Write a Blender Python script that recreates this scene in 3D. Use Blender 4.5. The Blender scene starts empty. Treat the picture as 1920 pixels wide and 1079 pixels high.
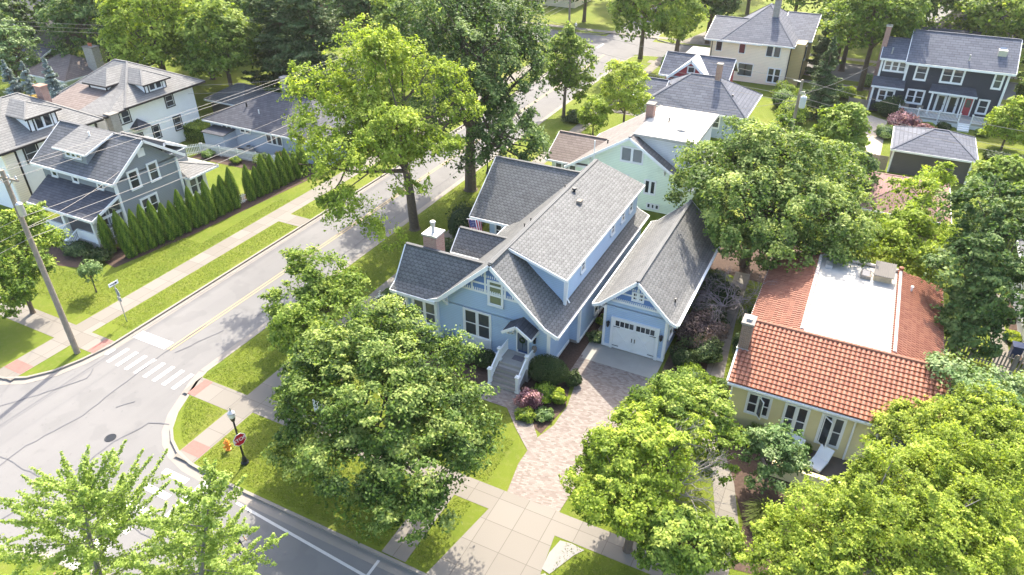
import bpy, math, random
import numpy as np
from mathutils import Vector
R = math.radians
sc = bpy.context.scene
C = sc.collection
# ---------------------------------------------------------------- camera
cam_d = bpy.data.cameras.new("camera"); cam = bpy.data.objects.new("camera", cam_d); C.objects.link(cam)
cam_d.sensor_width = 36.0; cam_d.lens = 1333.0/1920*36
cam_d.clip_start = 0.5; cam_d.clip_end = 3000
cam.location = (0, 0, 30); cam.rotation_euler = (R(90-32.73), 0, R(26.58))
sc.camera = cam
# ---------------------------------------------------------------- world + sun
SUN = Vector((-0.15, 0.67, 0.725)).normalized()
w = bpy.data.worlds.new("World"); sc.world = w; w.use_nodes = True
nt = w.node_tree; nt.nodes.clear()
sky = nt.nodes.new("ShaderNodeTexSky"); sky.sky_type = 'NISHITA'; sky.sun_disc = False
sky.sun_elevation = math.asin(SUN.z); sky.sun_rotation = math.atan2(SUN.x, SUN.y)
sky.air_density = 1.0; sky.dust_density = 3.5; sky.ozone_density = 0.5
bg = nt.nodes.new("ShaderNodeBackground"); bg.inputs[1].default_value = 0.148
wo = nt.nodes.new("ShaderNodeOutputWorld")
nt.links.new(sky.outputs[0], bg.inputs[0]); nt.links.new(bg.outputs[0], wo.inputs[0])
sl = bpy.data.lights.new("sun", 'SUN'); sl.energy = 3.0; sl.angle = R(0.55); sl.color = (1.0, 0.915, 0.77)
so = bpy.data.objects.new("sun", sl); C.objects.link(so); so.rotation_euler = SUN.to_track_quat('Z', 'Y').to_euler()
sc.view_settings.view_transform = 'Standard'; sc.view_settings.look = 'None'
sc.view_settings.exposure = 2.0; sc.view_settings.gamma = 1.0
sc.cycles.max_bounces = 6; sc.cycles.diffuse_bounces = 3; sc.cycles.transmission_bounces = 4; sc.cycles.glossy_bounces = 2

# ---------------------------------------------------------------- node helpers
class NT:
    def __init__(s, name):
        s.m = bpy.data.materials.new(name); s.m.use_nodes = True; s.t = s.m.node_tree; s.t.nodes.clear()
        s.out = s.n("OutputMaterial"); s.b = s.n("BsdfPrincipled"); s.l(s.b.outputs[0], s.out.inputs[0])
    def n(s, k, **kw):
        x = s.t.nodes.new("ShaderNode"+k)
        for a, v in kw.items(): setattr(x, a, v)
        return x
    def l(s, a, b): s.t.links.new(a, b)
    def sin(s, sock, v):
        if hasattr(v, 'is_linked'): s.l(v, sock)
        else: sock.default_value = v
    def ma(s, op, a, b=0.0, c=0.0):
        x = s.n("Math", operation=op)
        s.sin(x.inputs[0], a); s.sin(x.inputs[1], b); s.sin(x.inputs[2], c)
        return x.outputs[0]
    def mix(s, f, a, b, mode='MIX'):
        x = s.n("MixRGB", blend_type=mode)
        s.sin(x.inputs[0], f)
        for i, v in ((1, a), (2, b)):
            if hasattr(v, 'is_linked'): s.l(v, x.inputs[i])
            else: x.inputs[i].default_value = (*v, 1) if len(v) == 3 else v
        return x.outputs[0]
    def noise(s, scale, detail=3, vec=None, rough=.55):
        x = s.n("TexNoise"); x.inputs['Scale'].default_value = scale; x.inputs['Detail'].default_value = detail; x.inputs['Roughness'].default_value = rough
        if vec is None:
            vec = s.n("TexCoord").outputs['Object']
        s.l(vec, x.inputs['Vector']); return x.outputs['Fac']
    def ramp(s, f, stops):
        x = s.n("ValToRGB"); e = x.color_ramp.elements
        while len(e) < len(stops): e.new(0.5)
        for i, (p, c) in enumerate(stops): e[i].position = p; e[i].color = (*c, 1)
        s.l(f, x.inputs[0]); return x.outputs[0]
    def bump(s, h, strength=.5, dist=.02):
        x = s.n("Bump"); x.inputs['Strength'].default_value = strength; x.inputs['Distance'].default_value = dist
        s.l(h, x.inputs['Height']); s.l(x.outputs[0], s.b.inputs['Normal'])
    def fin(s, col, rough=.8, spec=.3):
        if hasattr(col, 'is_linked'): s.l(col, s.b.inputs['Base Color'])
        else: s.b.inputs['Base Color'].default_value = (*col, 1)
        s.sin(s.b.inputs['Roughness'], rough); s.b.inputs['Specular IOR Level'].default_value = spec
        return s.m
def sc3(c, k): return tuple(min(1, x*k) for x in c)
def plain(name, c, rough=.6, var=.12, scale=2.5, spec=.3, metal=0):
    t = NT(name); f = t.noise(scale, 5); f2 = t.noise(scale*9, 2)
    col = t.mix(f, sc3(c, 1-var*1.6), sc3(c, 1+var*1.2)); col = t.mix(t.ma('MULTIPLY', f2, .25), col, sc3(c, 1-var))
    t.b.inputs['Metallic'].default_value = metal
    return t.fin(col, rough, spec)
def siding(name, c, pitch=.13, rough=.6, dirt=.1):
    t = NT(name); g = t.n("NewGeometry"); sp = t.n("SeparateXYZ"); t.l(g.outputs['Position'], sp.inputs[0])
    f = t.ma('FRACT', t.ma('DIVIDE', sp.outputs[2], pitch))
    line = t.ma('LESS_THAN', f, .14)
    n1 = t.noise(.8, 4); n2 = t.noise(14, 2)
    col = t.mix(n1, sc3(c, 1-dirt), sc3(c, 1+dirt)); col = t.mix(t.ma('MULTIPLY', n2, .2), col, sc3(c, .85))
    col = t.mix(t.ma('MULTIPLY', line, .38), col, sc3(c, .3))
    t.bump(t.ma('SUBTRACT', 1.0, f), .5, .02)
    return t.fin(col, rough, .3)
def shingle(name, ca, cb, w=.3, h=.2, scallop=.35, line=.55, big=.18, rough=.85):
    t = NT(name); uv = t.n("UVMap"); sp = t.n("SeparateXYZ"); t.l(uv.outputs[0], sp.inputs[0])
    v = t.ma('DIVIDE', sp.outputs[1], h); row = t.ma('FLOOR', v); fy = t.ma('FRACT', v)
    u = t.ma('ADD', t.ma('DIVIDE', sp.outputs[0], w), t.ma('MULTIPLY', row, .5 if scallop else .37))
    cx = t.ma('FLOOR', u); fx = t.ma('SUBTRACT', t.ma('FRACT', u), .5)
    cv = t.n("CombineXYZ"); t.l(cx, cv.inputs[0]); t.l(row, cv.inputs[1])
    wn = t.n("TexWhiteNoise"); wn.noise_dimensions = '2D'; t.l(cv.outputs[0], wn.inputs['Vector'])
    if scallop:
        curve = t.ma('MULTIPLY', t.ma('POWER', t.ma('ABSOLUTE', t.ma('MULTIPLY', fx, 2.0)), 2.0), scallop*1.6)
        d = t.ma('ABSOLUTE', t.ma('SUBTRACT', t.ma('SUBTRACT', fy, curve), .06))
        m = t.ma('SUBTRACT', 1.0, t.ma('MINIMUM', 1.0, t.ma('DIVIDE', d, .3)))
    else:
        m1 = t.ma('SUBTRACT', 1.0, t.ma('MINIMUM', 1.0, t.ma('DIVIDE', fy, .22)))
        m2 = t.ma('MULTIPLY', t.ma('GREATER_THAN', t.ma('ABSOLUTE', fx), .46), .5)
        m = t.ma('MAXIMUM', m1, m2)
    col = t.mix(wn.outputs['Value'], ca, cb)
    n1 = t.noise(.35, 4, uv.outputs[0]); n2 = t.noise(45, 2, uv.outputs[0]); n3 = t.noise(2.2, 3, uv.outputs[0])
    col = t.mix(t.ma('MULTIPLY', n3, .45), col, sc3(cb, 1.25))
    col = t.mix(t.ma('MULTIPLY', n1, big*2), col, sc3(ca, .6)); col = t.mix(t.ma('MULTIPLY', n2, .5), col, sc3(ca, .75))
    col = t.mix(t.ma('MULTIPLY', m, line), col, sc3(ca, .22))
    t.bump(t.ma('SUBTRACT', 1.0, m), .6, .02)
    return t.fin(col, rough, .25)
def brick(name, c1, c2, mortar, w=.22, h=.075, uv=False):
    t = NT(name); b = t.n("TexBrick"); b.inputs['Scale'].default_value = 1
    b.inputs['Brick Width'].default_value = w; b.inputs['Row Height'].default_value = h; b.inputs['Mortar Size'].default_value = .012
    b.inputs['Color1'].default_value = (*c1, 1); b.inputs['Color2'].default_value = (*c2, 1); b.inputs['Mortar'].default_value = (*mortar, 1)
    tc = t.n("TexCoord"); sp = t.n("SeparateXYZ"); t.l(tc.outputs['Object'], sp.inputs[0]); cv = t.n("CombineXYZ")
    t.l(t.ma('ADD', sp.outputs[0], sp.outputs[1]), cv.inputs[0]); t.l(sp.outputs[2], cv.inputs[1]); t.l(cv.outputs[0], b.inputs[0])
    return t.fin(t.mix(t.ma('MULTIPLY', t.noise(6, 4), .4), b.outputs[0], sc3(c1, .5)), .9, .2)
def glassm(name, c=(.02, .024, .03), rough=.06, spec=.6):
    t = NT(name); f = t.noise(1.1, 3); oi = t.n('ObjectInfo'); r_ = t.ma('POWER', oi.outputs['Random'], 2.2)
    return t.fin(t.mix(t.ma('MULTIPLY', r_, .6), t.mix(f, sc3(c, .4), sc3(c, 2.2)), (.16, .18, .19)), rough, spec)

M_ = {}
WHITE = (.78, .79, .78)
M_['white'] = plain('white_paint', WHITE, .5, .05)
M_['blue'] = siding('blue_siding', (.40, .53, .70), .14)
M_['bluedeep'] = siding('deep_blue_shingle', (.13, .24, .50), .12)
M_['bluedark'] = plain('dark_blue_paint', (.03, .07, .2), .4)
M_['grey'] = siding('grey_siding', (.24, .265, .285), .14)
M_['green'] = siding('mint_siding', (.76, .86, .69), .16)
M_['cream'] = siding('cream_siding', (.90, .78, .61), .2)
M_['ochre'] = siding('ochre_siding', (.50, .38, .18), .2)
M_['black'] = siding('charcoal_shingle_siding', (.035, .04, .055), .15)
M_['ranch'] = siding('pale_blue_siding', (.40, .47, .56), .18)
M_['red'] = plain('red_paint', (.42, .06, .07), .6)
M_['darkbrown'] = plain('dark_brown_trim', (.03, .026, .026), .6)
M_['stucco'] = plain('white_stucco', (.90, .90, .89), .85, .05, 1.5)
M_['yellow'] = plain('yellow_stucco', (.66, .58, .33), .85, .06, 1.5)
M_['taupe'] = siding('taupe_siding', (.10, .095, .095), .16)
M_['offwhite'] = siding('offwhite_siding', (.62, .63, .64), .16)
M_['glass'] = glassm('window_glass')
M_['glassb'] = glassm('blue_glass', (.05, .08, .13))
M_['glassg'] = glassm('painted_green_reflection_glass', (.13, .15, .02), .2)  # green reflection is put into the base colour
M_['sh_main'] = shingle('slate_grey_scallop_shingles', (.110, .112, .112), (.195, .198, .198), .34, .25, .36, .62)
M_['sh_gar'] = shingle('neutral_grey_scallop_shingles', (.122, .123, .122), (.208, .210, .207), .34, .25, .36, .5)
M_['sh_grey'] = shingle('mid_grey_shingles', (0.096, 0.100, 0.107), (0.178, 0.181, 0.192), .5, .27, 0, .85)
M_['sh_dark'] = shingle('dark_grey_shingles', (0.056, 0.059, 0.074), (0.111, 0.115, 0.133), .5, .27, 0, .7)
M_['sh_blue'] = shingle('blue_grey_shingles', (0.089, 0.096, 0.122), (0.155, 0.167, 0.200), .8, .40, 0, .8)
M_['sh_tan'] = shingle('tan_shingles', (.22, .19, .165), (.32, .275, .24), .6, .3, 0, .5)
M_['sh_taupe'] = shingle('taupe_shingles', (0.163, 0.148, 0.141), (0.252, 0.229, 0.215), .6, .3, 0, .7)
M_['sh_light'] = shingle('light_grey_shingles', (.155, .155, .152), (.235, .233, .228), .5, .28, 0, .75)
M_['sh_brown'] = shingle('brown_shingles', (0.163, 0.130, 0.115), (0.252, 0.207, 0.185), .5, .3, 0, .75)
M_['sh_maroon'] = shingle('maroon_shingles', (0.192, 0.111, 0.104), (0.274, 0.170, 0.155), .5, .22, 0, .35)
M_['brick'] = brick('red_brick', (.32, .14, .10), (.42, .22, .16), (.4, .37, .34))
M_['brickdk'] = brick('brown_brick', (.17, .10, .07), (.30, .18, .11), (.3, .27, .24))
M_['stonegrey'] = brick('grey_brick', (.30, .27, .24), (.42, .39, .35), (.4, .38, .35))
M_['conc'] = plain('concrete', (.235, .215, .19), .9, .12, 1.2)
M_['step'] = plain('step_stone', (.38, .36, .33), .9, .12, 3)
M_['metal'] = plain('galvanised_metal', (.5, .5, .5), .4, .1, 3, .5, .6)
M_['dkmetal'] = plain('black_metal', (.015, .017, .02), .35, .1)
M_['membrane'] = plain('white_roof_membrane', (.42, .405, .37), .95, .2, 1.3, .05)
M_['wood'] = plain('weathered_wood', (.26, .22, .18), .9, .25, 4)
M_['bark'] = plain('bark', (.13, .10, .075), .95, .35, 6)
M_['barkgrey'] = plain('grey_bark', (.22, .20, .18), .95, .2, 6)
M_['mulch'] = plain('mulch', (.085, .055, .042), .95, .5, 7)
M_['terra'] = plain('terracotta_pot', (.5, .16, .08), .8)
M_['orange'] = plain('orange_paint', (.78, .27, .04), .45)
M_['signred'] = plain('sign_red', (.50, .012, .03), .4, .04)
M_['signwhite'] = plain('sign_white', (.85, .85, .85), .5, .02)
M_['signback'] = plain('sign_back_grey', (.30, .31, .32), .5)
M_['pink'] = plain('tactile_brick_red', (.26, .125, .105), .9, .15, 6)
M_['bin'] = plain('navy_plastic', (.02, .035, .10), .4)
M_['cushion'] = plain('white_cushion', (.72, .74, .78), .9, .05)

def m_asphalt():
    t = NT('asphalt'); n = t.noise(.16, 5); n2 = t.noise(60, 2); n3 = t.noise(1.1, 5)
    tc = t.n("TexCoord"); mp = t.n("Mapping"); mp.inputs['Scale'].default_value = (1.4, .07, 1); t.l(tc.outputs['Object'], mp.inputs[0])
    st = t.noise(1, 3, mp.outputs[0])
    col = t.ramp(n, [(.3, (.148, .145, .142)), (.7, (.195, .190, .183))])
    col = t.mix(t.ma('MULTIPLY', n3, .35), col, (.145, .14, .137)); col = t.mix(t.ma('MULTIPLY', st, .3), col, (.25, .245, .24)); col = t.mix(t.ma('MULTIPLY', n2, .35), col, (.13, .13, .135))
    pt = t.ramp(t.noise(.45, 2, None), [(.56, (0, 0, 0)), (.6, (1, 1, 1))]); col = t.mix(t.ma('MULTIPLY', pt, .16), col, (.10, .10, .10)); sp_ = t.ramp(t.noise(3.3, 4), [(.66, (0, 0, 0)), (.72, (1, 1, 1))]); col = t.mix(t.ma('MULTIPLY', sp_, .25), col, (.09, .088, .085))
    t.bump(n2, .3, .01); return t.fin(col, 1.0, .08)
def m_grass():
    t = NT('lawn_grass'); n = t.noise(.22, 5); n2 = t.noise(2.6, 5); n3 = t.noise(38, 2)
    col = t.ramp(n, [(.3, (.105, .145, .018)), (.52, (.165, .195, .024)), (.72, (.25, .232, .065))])
    dry = t.ramp(n2, [(.5, (0, 0, 0)), (.72, (1, 1, 1))])
    tc = t.n('TexCoord'); mp = t.n('Mapping'); mp.inputs['Scale'].default_value = (1.6, .12, 1); t.l(tc.outputs['Object'], mp.inputs[0]); st = t.noise(1, 3, mp.outputs[0])
    col = t.mix(t.ma('MULTIPLY', st, .45), col, (.17, .20, .03)); col = t.mix(t.ma('MULTIPLY', dry, .45), col, (.25, .225, .085)); n4 = t.noise(11, 3); col = t.mix(t.ma('MULTIPLY', n4, .35), col, (.09, .13, .01)); col = t.mix(t.ma('MULTIPLY', n3, .5), col, (.05, .095, .006))
    t.bump(n3, .8, .05); return t.fin(col, .95, .15)
def m_walk():
    t = NT('sidewalk_concrete'); n = t.noise(.7, 5); n2 = t.noise(30, 3); b = t.n("TexBrick"); b.offset = 0
    b.inputs['Scale'].default_value = 1; b.inputs['Brick Width'].default_value = 1.52; b.inputs['Row Height'].default_value = 1.52; b.inputs['Mortar Size'].default_value = .02; b.inputs['Mortar Smooth'].default_value = .3
    b.inputs['Color1'].default_value = (.165, .151, .130, 1); b.inputs['Color2'].default_value = (.205, .189, .166, 1); b.inputs['Mortar'].default_value = (.09, .08, .068, 1)
    tc = t.n("TexCoord"); t.l(tc.outputs['Object'], b.inputs[0])
    col = t.mix(t.ma('MULTIPLY', n, .35), b.outputs[0], (.20, .185, .16)); col = t.mix(t.ma('MULTIPLY', n2, .25), col, (.20, .18, .16))
    return t.fin(col, .9, .2)
def m_paver():
    t = NT('driveway_pavers'); n = t.noise(.6, 4); b = t.n("TexBrick"); b.offset = .5
    b.inputs['Scale'].default_value = 1; b.inputs['Brick Width'].default_value = .21; b.inputs['Row Height'].default_value = .105; b.inputs['Mortar Size'].default_value = .008
    b.inputs['Color1'].default_value = (.145, .120, .105, 1); b.inputs['Color2'].default_value = (.27, .245, .22, 1); b.inputs['Mortar'].default_value = (.2, .15, .13, 1)
    tc = t.n("TexCoord"); mp = t.n("Mapping"); mp.inputs['Rotation'].default_value = (0, 0, R(-12)); t.l(tc.outputs['Object'], mp.inputs[0]); t.l(mp.outputs[0], b.inputs[0])
    col = t.mix(t.ma('MULTIPLY', n, .4), b.outputs[0], (.18, .155, .14))
    return t.fin(col, .9, .2)
M_['asphalt'] = m_asphalt(); M_['grass'] = m_grass(); M_['walk'] = m_walk(); M_['paver'] = m_paver()
M_['paint'] = plain('road_paint_white', (.50, .49, .47), .8, .12, 5)
M_['paintY'] = plain('road_paint_yellow', (.34, .27, .16), .8, .15, 5)
M_['tar'] = plain('crack_sealant', (.11, .11, .12), .8)
M_['tan'] = plain('tan_gravel', (.45, .38, .30), .95, .25, 3)
def m_tile():
    t = NT('terracotta_tile'); uv = t.n("UVMap"); wn = t.n("TexWhiteNoise"); wn.noise_dimensions = '2D'; sp = t.n("SeparateXYZ"); t.l(uv.outputs[0], sp.inputs[0])
    cv = t.n("CombineXYZ"); t.l(t.ma('FLOOR', sp.outputs[0]), cv.inputs[0]); t.l(t.ma('FLOOR', sp.outputs[1]), cv.inputs[1]); t.l(cv.outputs[0], wn.inputs['Vector'])
    col = t.mix(wn.outputs['Value'], (.18, .058, .032), (.29, .120, .068)); n = t.noise(.8, 4)
    col = t.mix(t.ma('MULTIPLY', n, .4), col, (.20, .05, .035)); col = t.mix(t.ma('MULTIPLY', t.noise(9, 3), .3), col, (.40, .21, .13))
    return t.fin(col, .62, .35)
M_['tile'] = m_tile()
def leafm(name, dark, mid, light, trans=.35, rough=.5, spec=.35):
    kk = 1.0 if 'boxwood' in name or 'petal' in name or 'spruce' in name else 1.6
    dark, mid, light = sc3(dark, min(kk, 1.2)), sc3(mid, kk), sc3(light, kk)
    rough = .62; spec = .22
    t = NT(name); a = t.n("Attribute"); a.attribute_name = 'tone'
    oi = t.n("ObjectInfo")
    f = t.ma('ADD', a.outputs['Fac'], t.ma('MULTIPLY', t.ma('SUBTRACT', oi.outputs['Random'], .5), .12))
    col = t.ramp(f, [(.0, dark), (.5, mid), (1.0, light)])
    tr = t.n("BsdfTranslucent"); g = t.n("Gamma"); g.inputs[1].default_value = .9; t.l(col, g.inputs[0])
    tc = t.mix(1.0, g.outputs[0], (1.12, 1.14, .5), 'MULTIPLY'); t.l(tc, tr.inputs[0])
    mx = t.n("MixShader"); mx.inputs[0].default_value = trans
    t.l(t.b.outputs[0], mx.inputs[1]); t.l(tr.outputs[0], mx.inputs[2]); t.l(mx.outputs[0], t.out.inputs[0])
    return t.fin(col, rough, spec)
L_ = {
 'dark': leafm('leaf_dark_green', (.022, .048, .014), (.052, .095, .024), (.15, .20, .065)),
 'maple': leafm('leaf_maple_green', (.024, .052, .012), (.070, .118, .020), (.24, .285, .085), .37, .42, .45),
 'bright': leafm('leaf_bright_green', (.040, .08, .012), (.105, .160, .022), (.24, .285, .06), .40),
 'yellow': leafm('leaf_yellow_green', (.060, .10, .012), (.155, .215, .024), (.31, .355, .065), .45),
 'lime': leafm('leaf_lime_green', (.07, .10, .014), (.178, .235, .032), (.36, .395, .08), .47),
 'pale': leafm('leaf_pale_green', (.035, .075, .022), (.085, .145, .045), (.19, .24, .11), .3, .42, .5),
 'ginkgo': leafm('leaf_ginkgo_green', (.10, .15, .02), (.17, .23, .05), (.26, .32, .10), .5),
 'blue': leafm('leaf_blue_spruce', (.11, .16, .165), (.24, .30, .30), (.42, .48, .49), .15),
 'conif': leafm('leaf_conifer_green', (.020, .042, .014), (.045, .075, .025), (.10, .13, .05), .15),
 'arb': leafm('leaf_arborvitae', (.035, .075, .008), (.07, .125, .012), (.14, .19, .02), .25),
 'box': leafm('leaf_boxwood', (.02, .042, .012), (.035, .065, .018), (.07, .10, .03), .15),
 'purple': leafm('leaf_purple', (.06, .02, .03), (.14, .055, .07), (.38, .22, .23), .25),
 'mauve': leafm('leaf_mauve_brown', (.03, .02, .02), (.07, .045, .045), (.14, .10, .09), .2),
 'white': leafm('petal_white', (.5, .55, .42), (.68, .72, .62), (.8, .8, .75), .2),
 'lawn': leafm('blade_lawn', (.055, .085, .010), (.095, .13, .013), (.17, .175, .035), .3),
 'rust': leafm('leaf_rust', (.12, .10, .02), (.25, .18, .04), (.38, .26, .09), .35),
 'ornam': leafm('blade_ornamental_grass', (.10, .13, .03), (.20, .24, .07), (.38, .40, .16), .4),
}
# ---------------------------------------------------------------- mesh helpers
class MB:
    def __init__(s): s.v = []; s.f = []; s.uv = []
    def add(s, vs, fs, uvs=None):
        b = len(s.v); s.v += [tuple(p) for p in vs]
        for i, f in enumerate(fs):
            s.f.append(tuple(b+k for k in f)); s.uv.append(uvs[i] if uvs else None)
        return s
    def box(s, x0, x1, y0, y1, z0, z1):
        x0, x1 = min(x0, x1), max(x0, x1); y0, y1 = min(y0, y1), max(y0, y1); z0, z1 = min(z0, z1), max(z0, z1)
        v = [(x0, y0, z0), (x1, y0, z0), (x1, y1, z0), (x0, y1, z0), (x0, y0, z1), (x1, y0, z1), (x1, y1, z1), (x0, y1, z1)]
        return s.add(v, [(0, 3, 2, 1), (4, 5, 6, 7), (0, 1, 5, 4), (1, 2, 6, 5), (2, 3, 7, 6), (3, 0, 4, 7)])
    def prism(s, pts, d):
        n = len(pts); d = Vector(d); a = [Vector(p) for p in pts]; b = [p+d for p in a]
        return s.add(a+b, [tuple(range(n)), tuple(range(2*n-1, n-1, -1))]+[(i, n+i, n+(i+1) % n, (i+1) % n) for i in range(n)])
    def beam(s, p, q, w=.1, h=.1, up=(0, 0, 1)):
        p = Vector(p); q = Vector(q); d = (q-p).normalized(); u = Vector(up)
        if abs(d.dot(u)) > .98: u = Vector((0, 1, 0))
        r = d.cross(u).normalized()*w/2; u = r.cross(d).normalized()*h/2
        v = [p-r-u, p+r-u, p+r+u, p-r+u, q-r-u, q+r-u, q+r+u, q-r+u]
        return s.add(v, [(0, 1, 2, 3), (7, 6, 5, 4), (0, 4, 5, 1), (1, 5, 6, 2), (2, 6, 7, 3), (3, 7, 4, 0)])
    def tube(s, path, rad, n=6, cap=True):
        P = [Vector(p) for p in path]; m = len(P); ring = []
        u0 = None
        for i, p in enumerate(P):
            d = (P[min(i+1, m-1)]-P[max(i-1, 0)])
            if d.length < 1e-6: d = Vector((0, 0, 1))
            d.normalize()
            a = Vector((0, 0, 1)) if abs(d.z) < .9 else Vector((1, 0, 0))
            if u0 is not None: a = u0
            x = (a-d*a.dot(d)).normalized(); y = d.cross(x); u0 = x
            r = rad[i] if hasattr(rad, '__len__') else rad
            ring += [p+(x*math.cos(2*math.pi*k/n)+y*math.sin(2*math.pi*k/n))*r for k in range(n)]
        fs = [(i*n+k, i*n+(k+1) % n, (i+1)*n+(k+1) % n, (i+1)*n+k) for i in range(m-1) for k in range(n)]
        if cap: fs += [tuple(range(n-1, -1, -1)), tuple(range((m-1)*n, m*n))]
        return s.add(ring, fs)
    def lathe(s, prof, c, n=14):
        c = Vector(c); v = []
        for r, z in prof: v += [c+Vector((r*math.cos(2*math.pi*k/n), r*math.sin(2*math.pi*k/n), z)) for k in range(n)]
        m = len(prof)
        fs = [(i*n+k, i*n+(k+1) % n, (i+1)*n+(k+1) % n, (i+1)*n+k) for i in range(m-1) for k in range(n)]
        fs += [tuple(range(n-1, -1, -1)), tuple(range((m-1)*n, m*n))]
        return s.add(v, fs)
    def plane(s, pts, th=.12, ov=None):
        """roof plane with metric uv (u along the eave, v up the slope); pts counter-clockwise from above"""
        P = [Vector(p) for p in pts]; n = Vector((0, 0, 0))
        for i in range(len(P)):
            a, b = P[i], P[(i+1) % len(P)]
            n += Vector(((a.y-b.y)*(a.z+b.z), (a.z-b.z)*(a.x+b.x), (a.x-b.x)*(a.y+b.y)))
        n.normalize()
        if n.z < 0: P.reverse(); n = -n
        u = Vector((0, 0, 1)).cross(n)
        u = u.normalized() if u.length > 1e-4 else Vector((1, 0, 0)); v = n.cross(u)
        uv = [(p.dot(u), p.dot(v)) for p in P]; k = len(P)
        s.add(P, [tuple(range(k))], [uv])
        B = [p-n*th for p in P]
        s.add(P+B, [tuple(range(2*k-1, k-1, -1))]+[(i, k+i, k+(i+1) % k, (i+1) % k) for i in range(k)])
        return s
    def build(s, name, mat, parent=None, loc=None, smooth=False, base=None):
        me = bpy.data.meshes.new(name)
        off = Vector(loc) if loc is not None else (parent.root_loc() if isinstance(parent, Thing) else Vector((0, 0, 0)))
        if base is not None: off = Vector(base)
        me.from_pydata([(p[0]-off.x, p[1]-off.y, p[2]-off.z) for p in s.v], [], s.f)
        if any(s.uv):
            l = me.uv_layers.new(name='UVMap').data; i = 0
            for f, uv in zip(s.f, s.uv):
                for k in range(len(f)):
                    if uv: l[i].uv = uv[k]
                    i += 1
        me.materials.append((M_.get(mat) or L_[mat]) if isinstance(mat, str) else mat)
        if smooth:
            me.polygons.foreach_set('use_smooth', [True]*len(me.polygons))
        me.update()
        o = bpy.data.objects.new(name, me); C.objects.link(o)
        if parent is not None: o.parent = parent.o if isinstance(parent, Thing) else parent
        elif loc is not None: o.location = loc
        return o
class Thing:
    def __init__(s, name, label, cat, loc, group=None):
        s.o = bpy.data.objects.new(name, None); C.objects.link(s.o); s.o.location = loc; s.l = Vector(loc)
        s.o['label'] = label; s.o['category'] = cat
        if group: s.o['group'] = group
    def root_loc(s): return s.l
    def part(s, mb, name, mat, label=None, smooth=False, sub=None):
        o = mb.build(name, mat, s, smooth=smooth)
        if sub is not None: o.parent = sub
        if label: o['label'] = label
        return o
def tag(o, label, cat, group=None):
    o['label'] = label; o['category'] = cat
    if group: o['group'] = group
    return o
def struct(name, mb, mat):
    o = mb.build(name, mat); o['kind'] = 'structure'; return o
def copy_thing(root, loc, label, rotz=0, scale=1, group=None):
    r = root.copy(); C.objects.link(r); r.location = loc; r.rotation_euler = (0, 0, rotz)
    r.scale = (scale,)*3 if not hasattr(scale, '__len__') else scale
    r['label'] = label
    if group: r['group'] = group
    for ch in list(root.children):
        c = ch.copy(); C.objects.link(c); c.parent = r
        for g in ch.children:
            d = g.copy(); C.objects.link(d); d.parent = c
    return r
# ---------------------------------------------------------------- the setting: ground, roads, walks
def poly(pts, z, th=0.0):
    m = MB()
    if th: m.prism([(x, y, z) for x, y in pts], (0, 0, -th))
    else: m.add([(x, y, z) for x, y in pts], [tuple(range(len(pts)))])
    return m
def strip(path, w, z, mb=None, zb=None):
    mb = mb or MB(); P = [Vector((x, y, 0)) for x, y in path]; L, Rr = [], []
    for i, p in enumerate(P):
        d = P[min(i+1, len(P)-1)]-P[max(i-1, 0)]; d.normalize(); n = Vector((-d.y, d.x, 0))*w/2
        L.append(p+n); Rr.append(p-n)
    for i in range(len(P)-1):
        q = [(L[i].x, L[i].y, z), (Rr[i].x, Rr[i].y, z), (Rr[i+1].x, Rr[i+1].y, z), (L[i+1].x, L[i+1].y, z)]
        if zb is None: mb.add(q, [(0, 1, 2, 3)])
        else: mb.prism(q, (0, 0, zb-z))
    return mb
RZ = -.12
struct('ground', MB().add([(-700, -300, -.15), (700, -300, -.15), (700, 1100, -.15), (-700, 1100, -.15)], [(0, 1, 2, 3)]), 'grass')
rd = MB()
for (x0, x1, y0, y1) in [(-42.6, -34.2, 17, 113), (-42.6, -34.2, 121, 320), (-250, 120, 8.6, 17.4), (-250, 120, 112.3, 121.5)]:
    z = RZ-.004 if y1-y0 > 20 else RZ
    rd.add([(x0, y0, z), (x1, y0, z), (x1, y1, z), (x0, y1, z)], [(0, 1, 2, 3)])
rd.add([(-47, 16, RZ-.008), (-27, 16, RZ-.008), (-27, 25, RZ-.008), (-47, 25, RZ-.008)], [(0, 1, 2, 3)])
struct('road', rd, 'asphalt')
arcNE = [(-34.35, 23.6), (-34.1, 22.6), (-33.62, 21.5), (-32.92, 19.9), (-32.09, 18.75), (-31.3, 18.1), (-30.3, 17.6), (-28.9, 17.25), (-26.8, 17.1)]
arcNW = [(-47, 17.0), (-45.6, 17.2), (-44.4, 17.9), (-43.4, 19.2), (-42.85, 20.8), (-42.5, 22.6)]
far = [(-34.35, 108), (-34.1, 110.2), (-33.0, 111.8), (-31, 112.2)]
farW = [(-46, 112.2), (-43.9, 111.6), (-42.8, 110.2), (-42.5, 108)]
bl_NE = arcNE+[(-14, 17.15), (130, 17.15), (130, 112.2)]+far[::-1]
bl_NW = [(-250, 17.0)]+arcNW+farW[::-1]+[(-250, 112.2)]
bl_S = [(-250, 8.6), (-33, 8.6), (-31.0, 9.2), (-29.6, 9.7), (-27.5, 9.9), (120, 9.9), (120, -60), (-250, -60)]
bl_FW = [(-250, 121.5), (-46, 121.5), (-43.5, 122.6), (-42.5, 125), (-42.5, 330), (-250, 330)]
bl_FE = [(120, 121.5), (-31, 121.5), (-33.6, 122.8), (-34.3, 125.2), (-34.3, 330), (120, 330)]
for b in (bl_NE, bl_NW, bl_S, bl_FW, bl_FE): struct('lawn', poly(b, 0, .14), 'grass')
kb = MB(); gt = MB()
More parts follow.
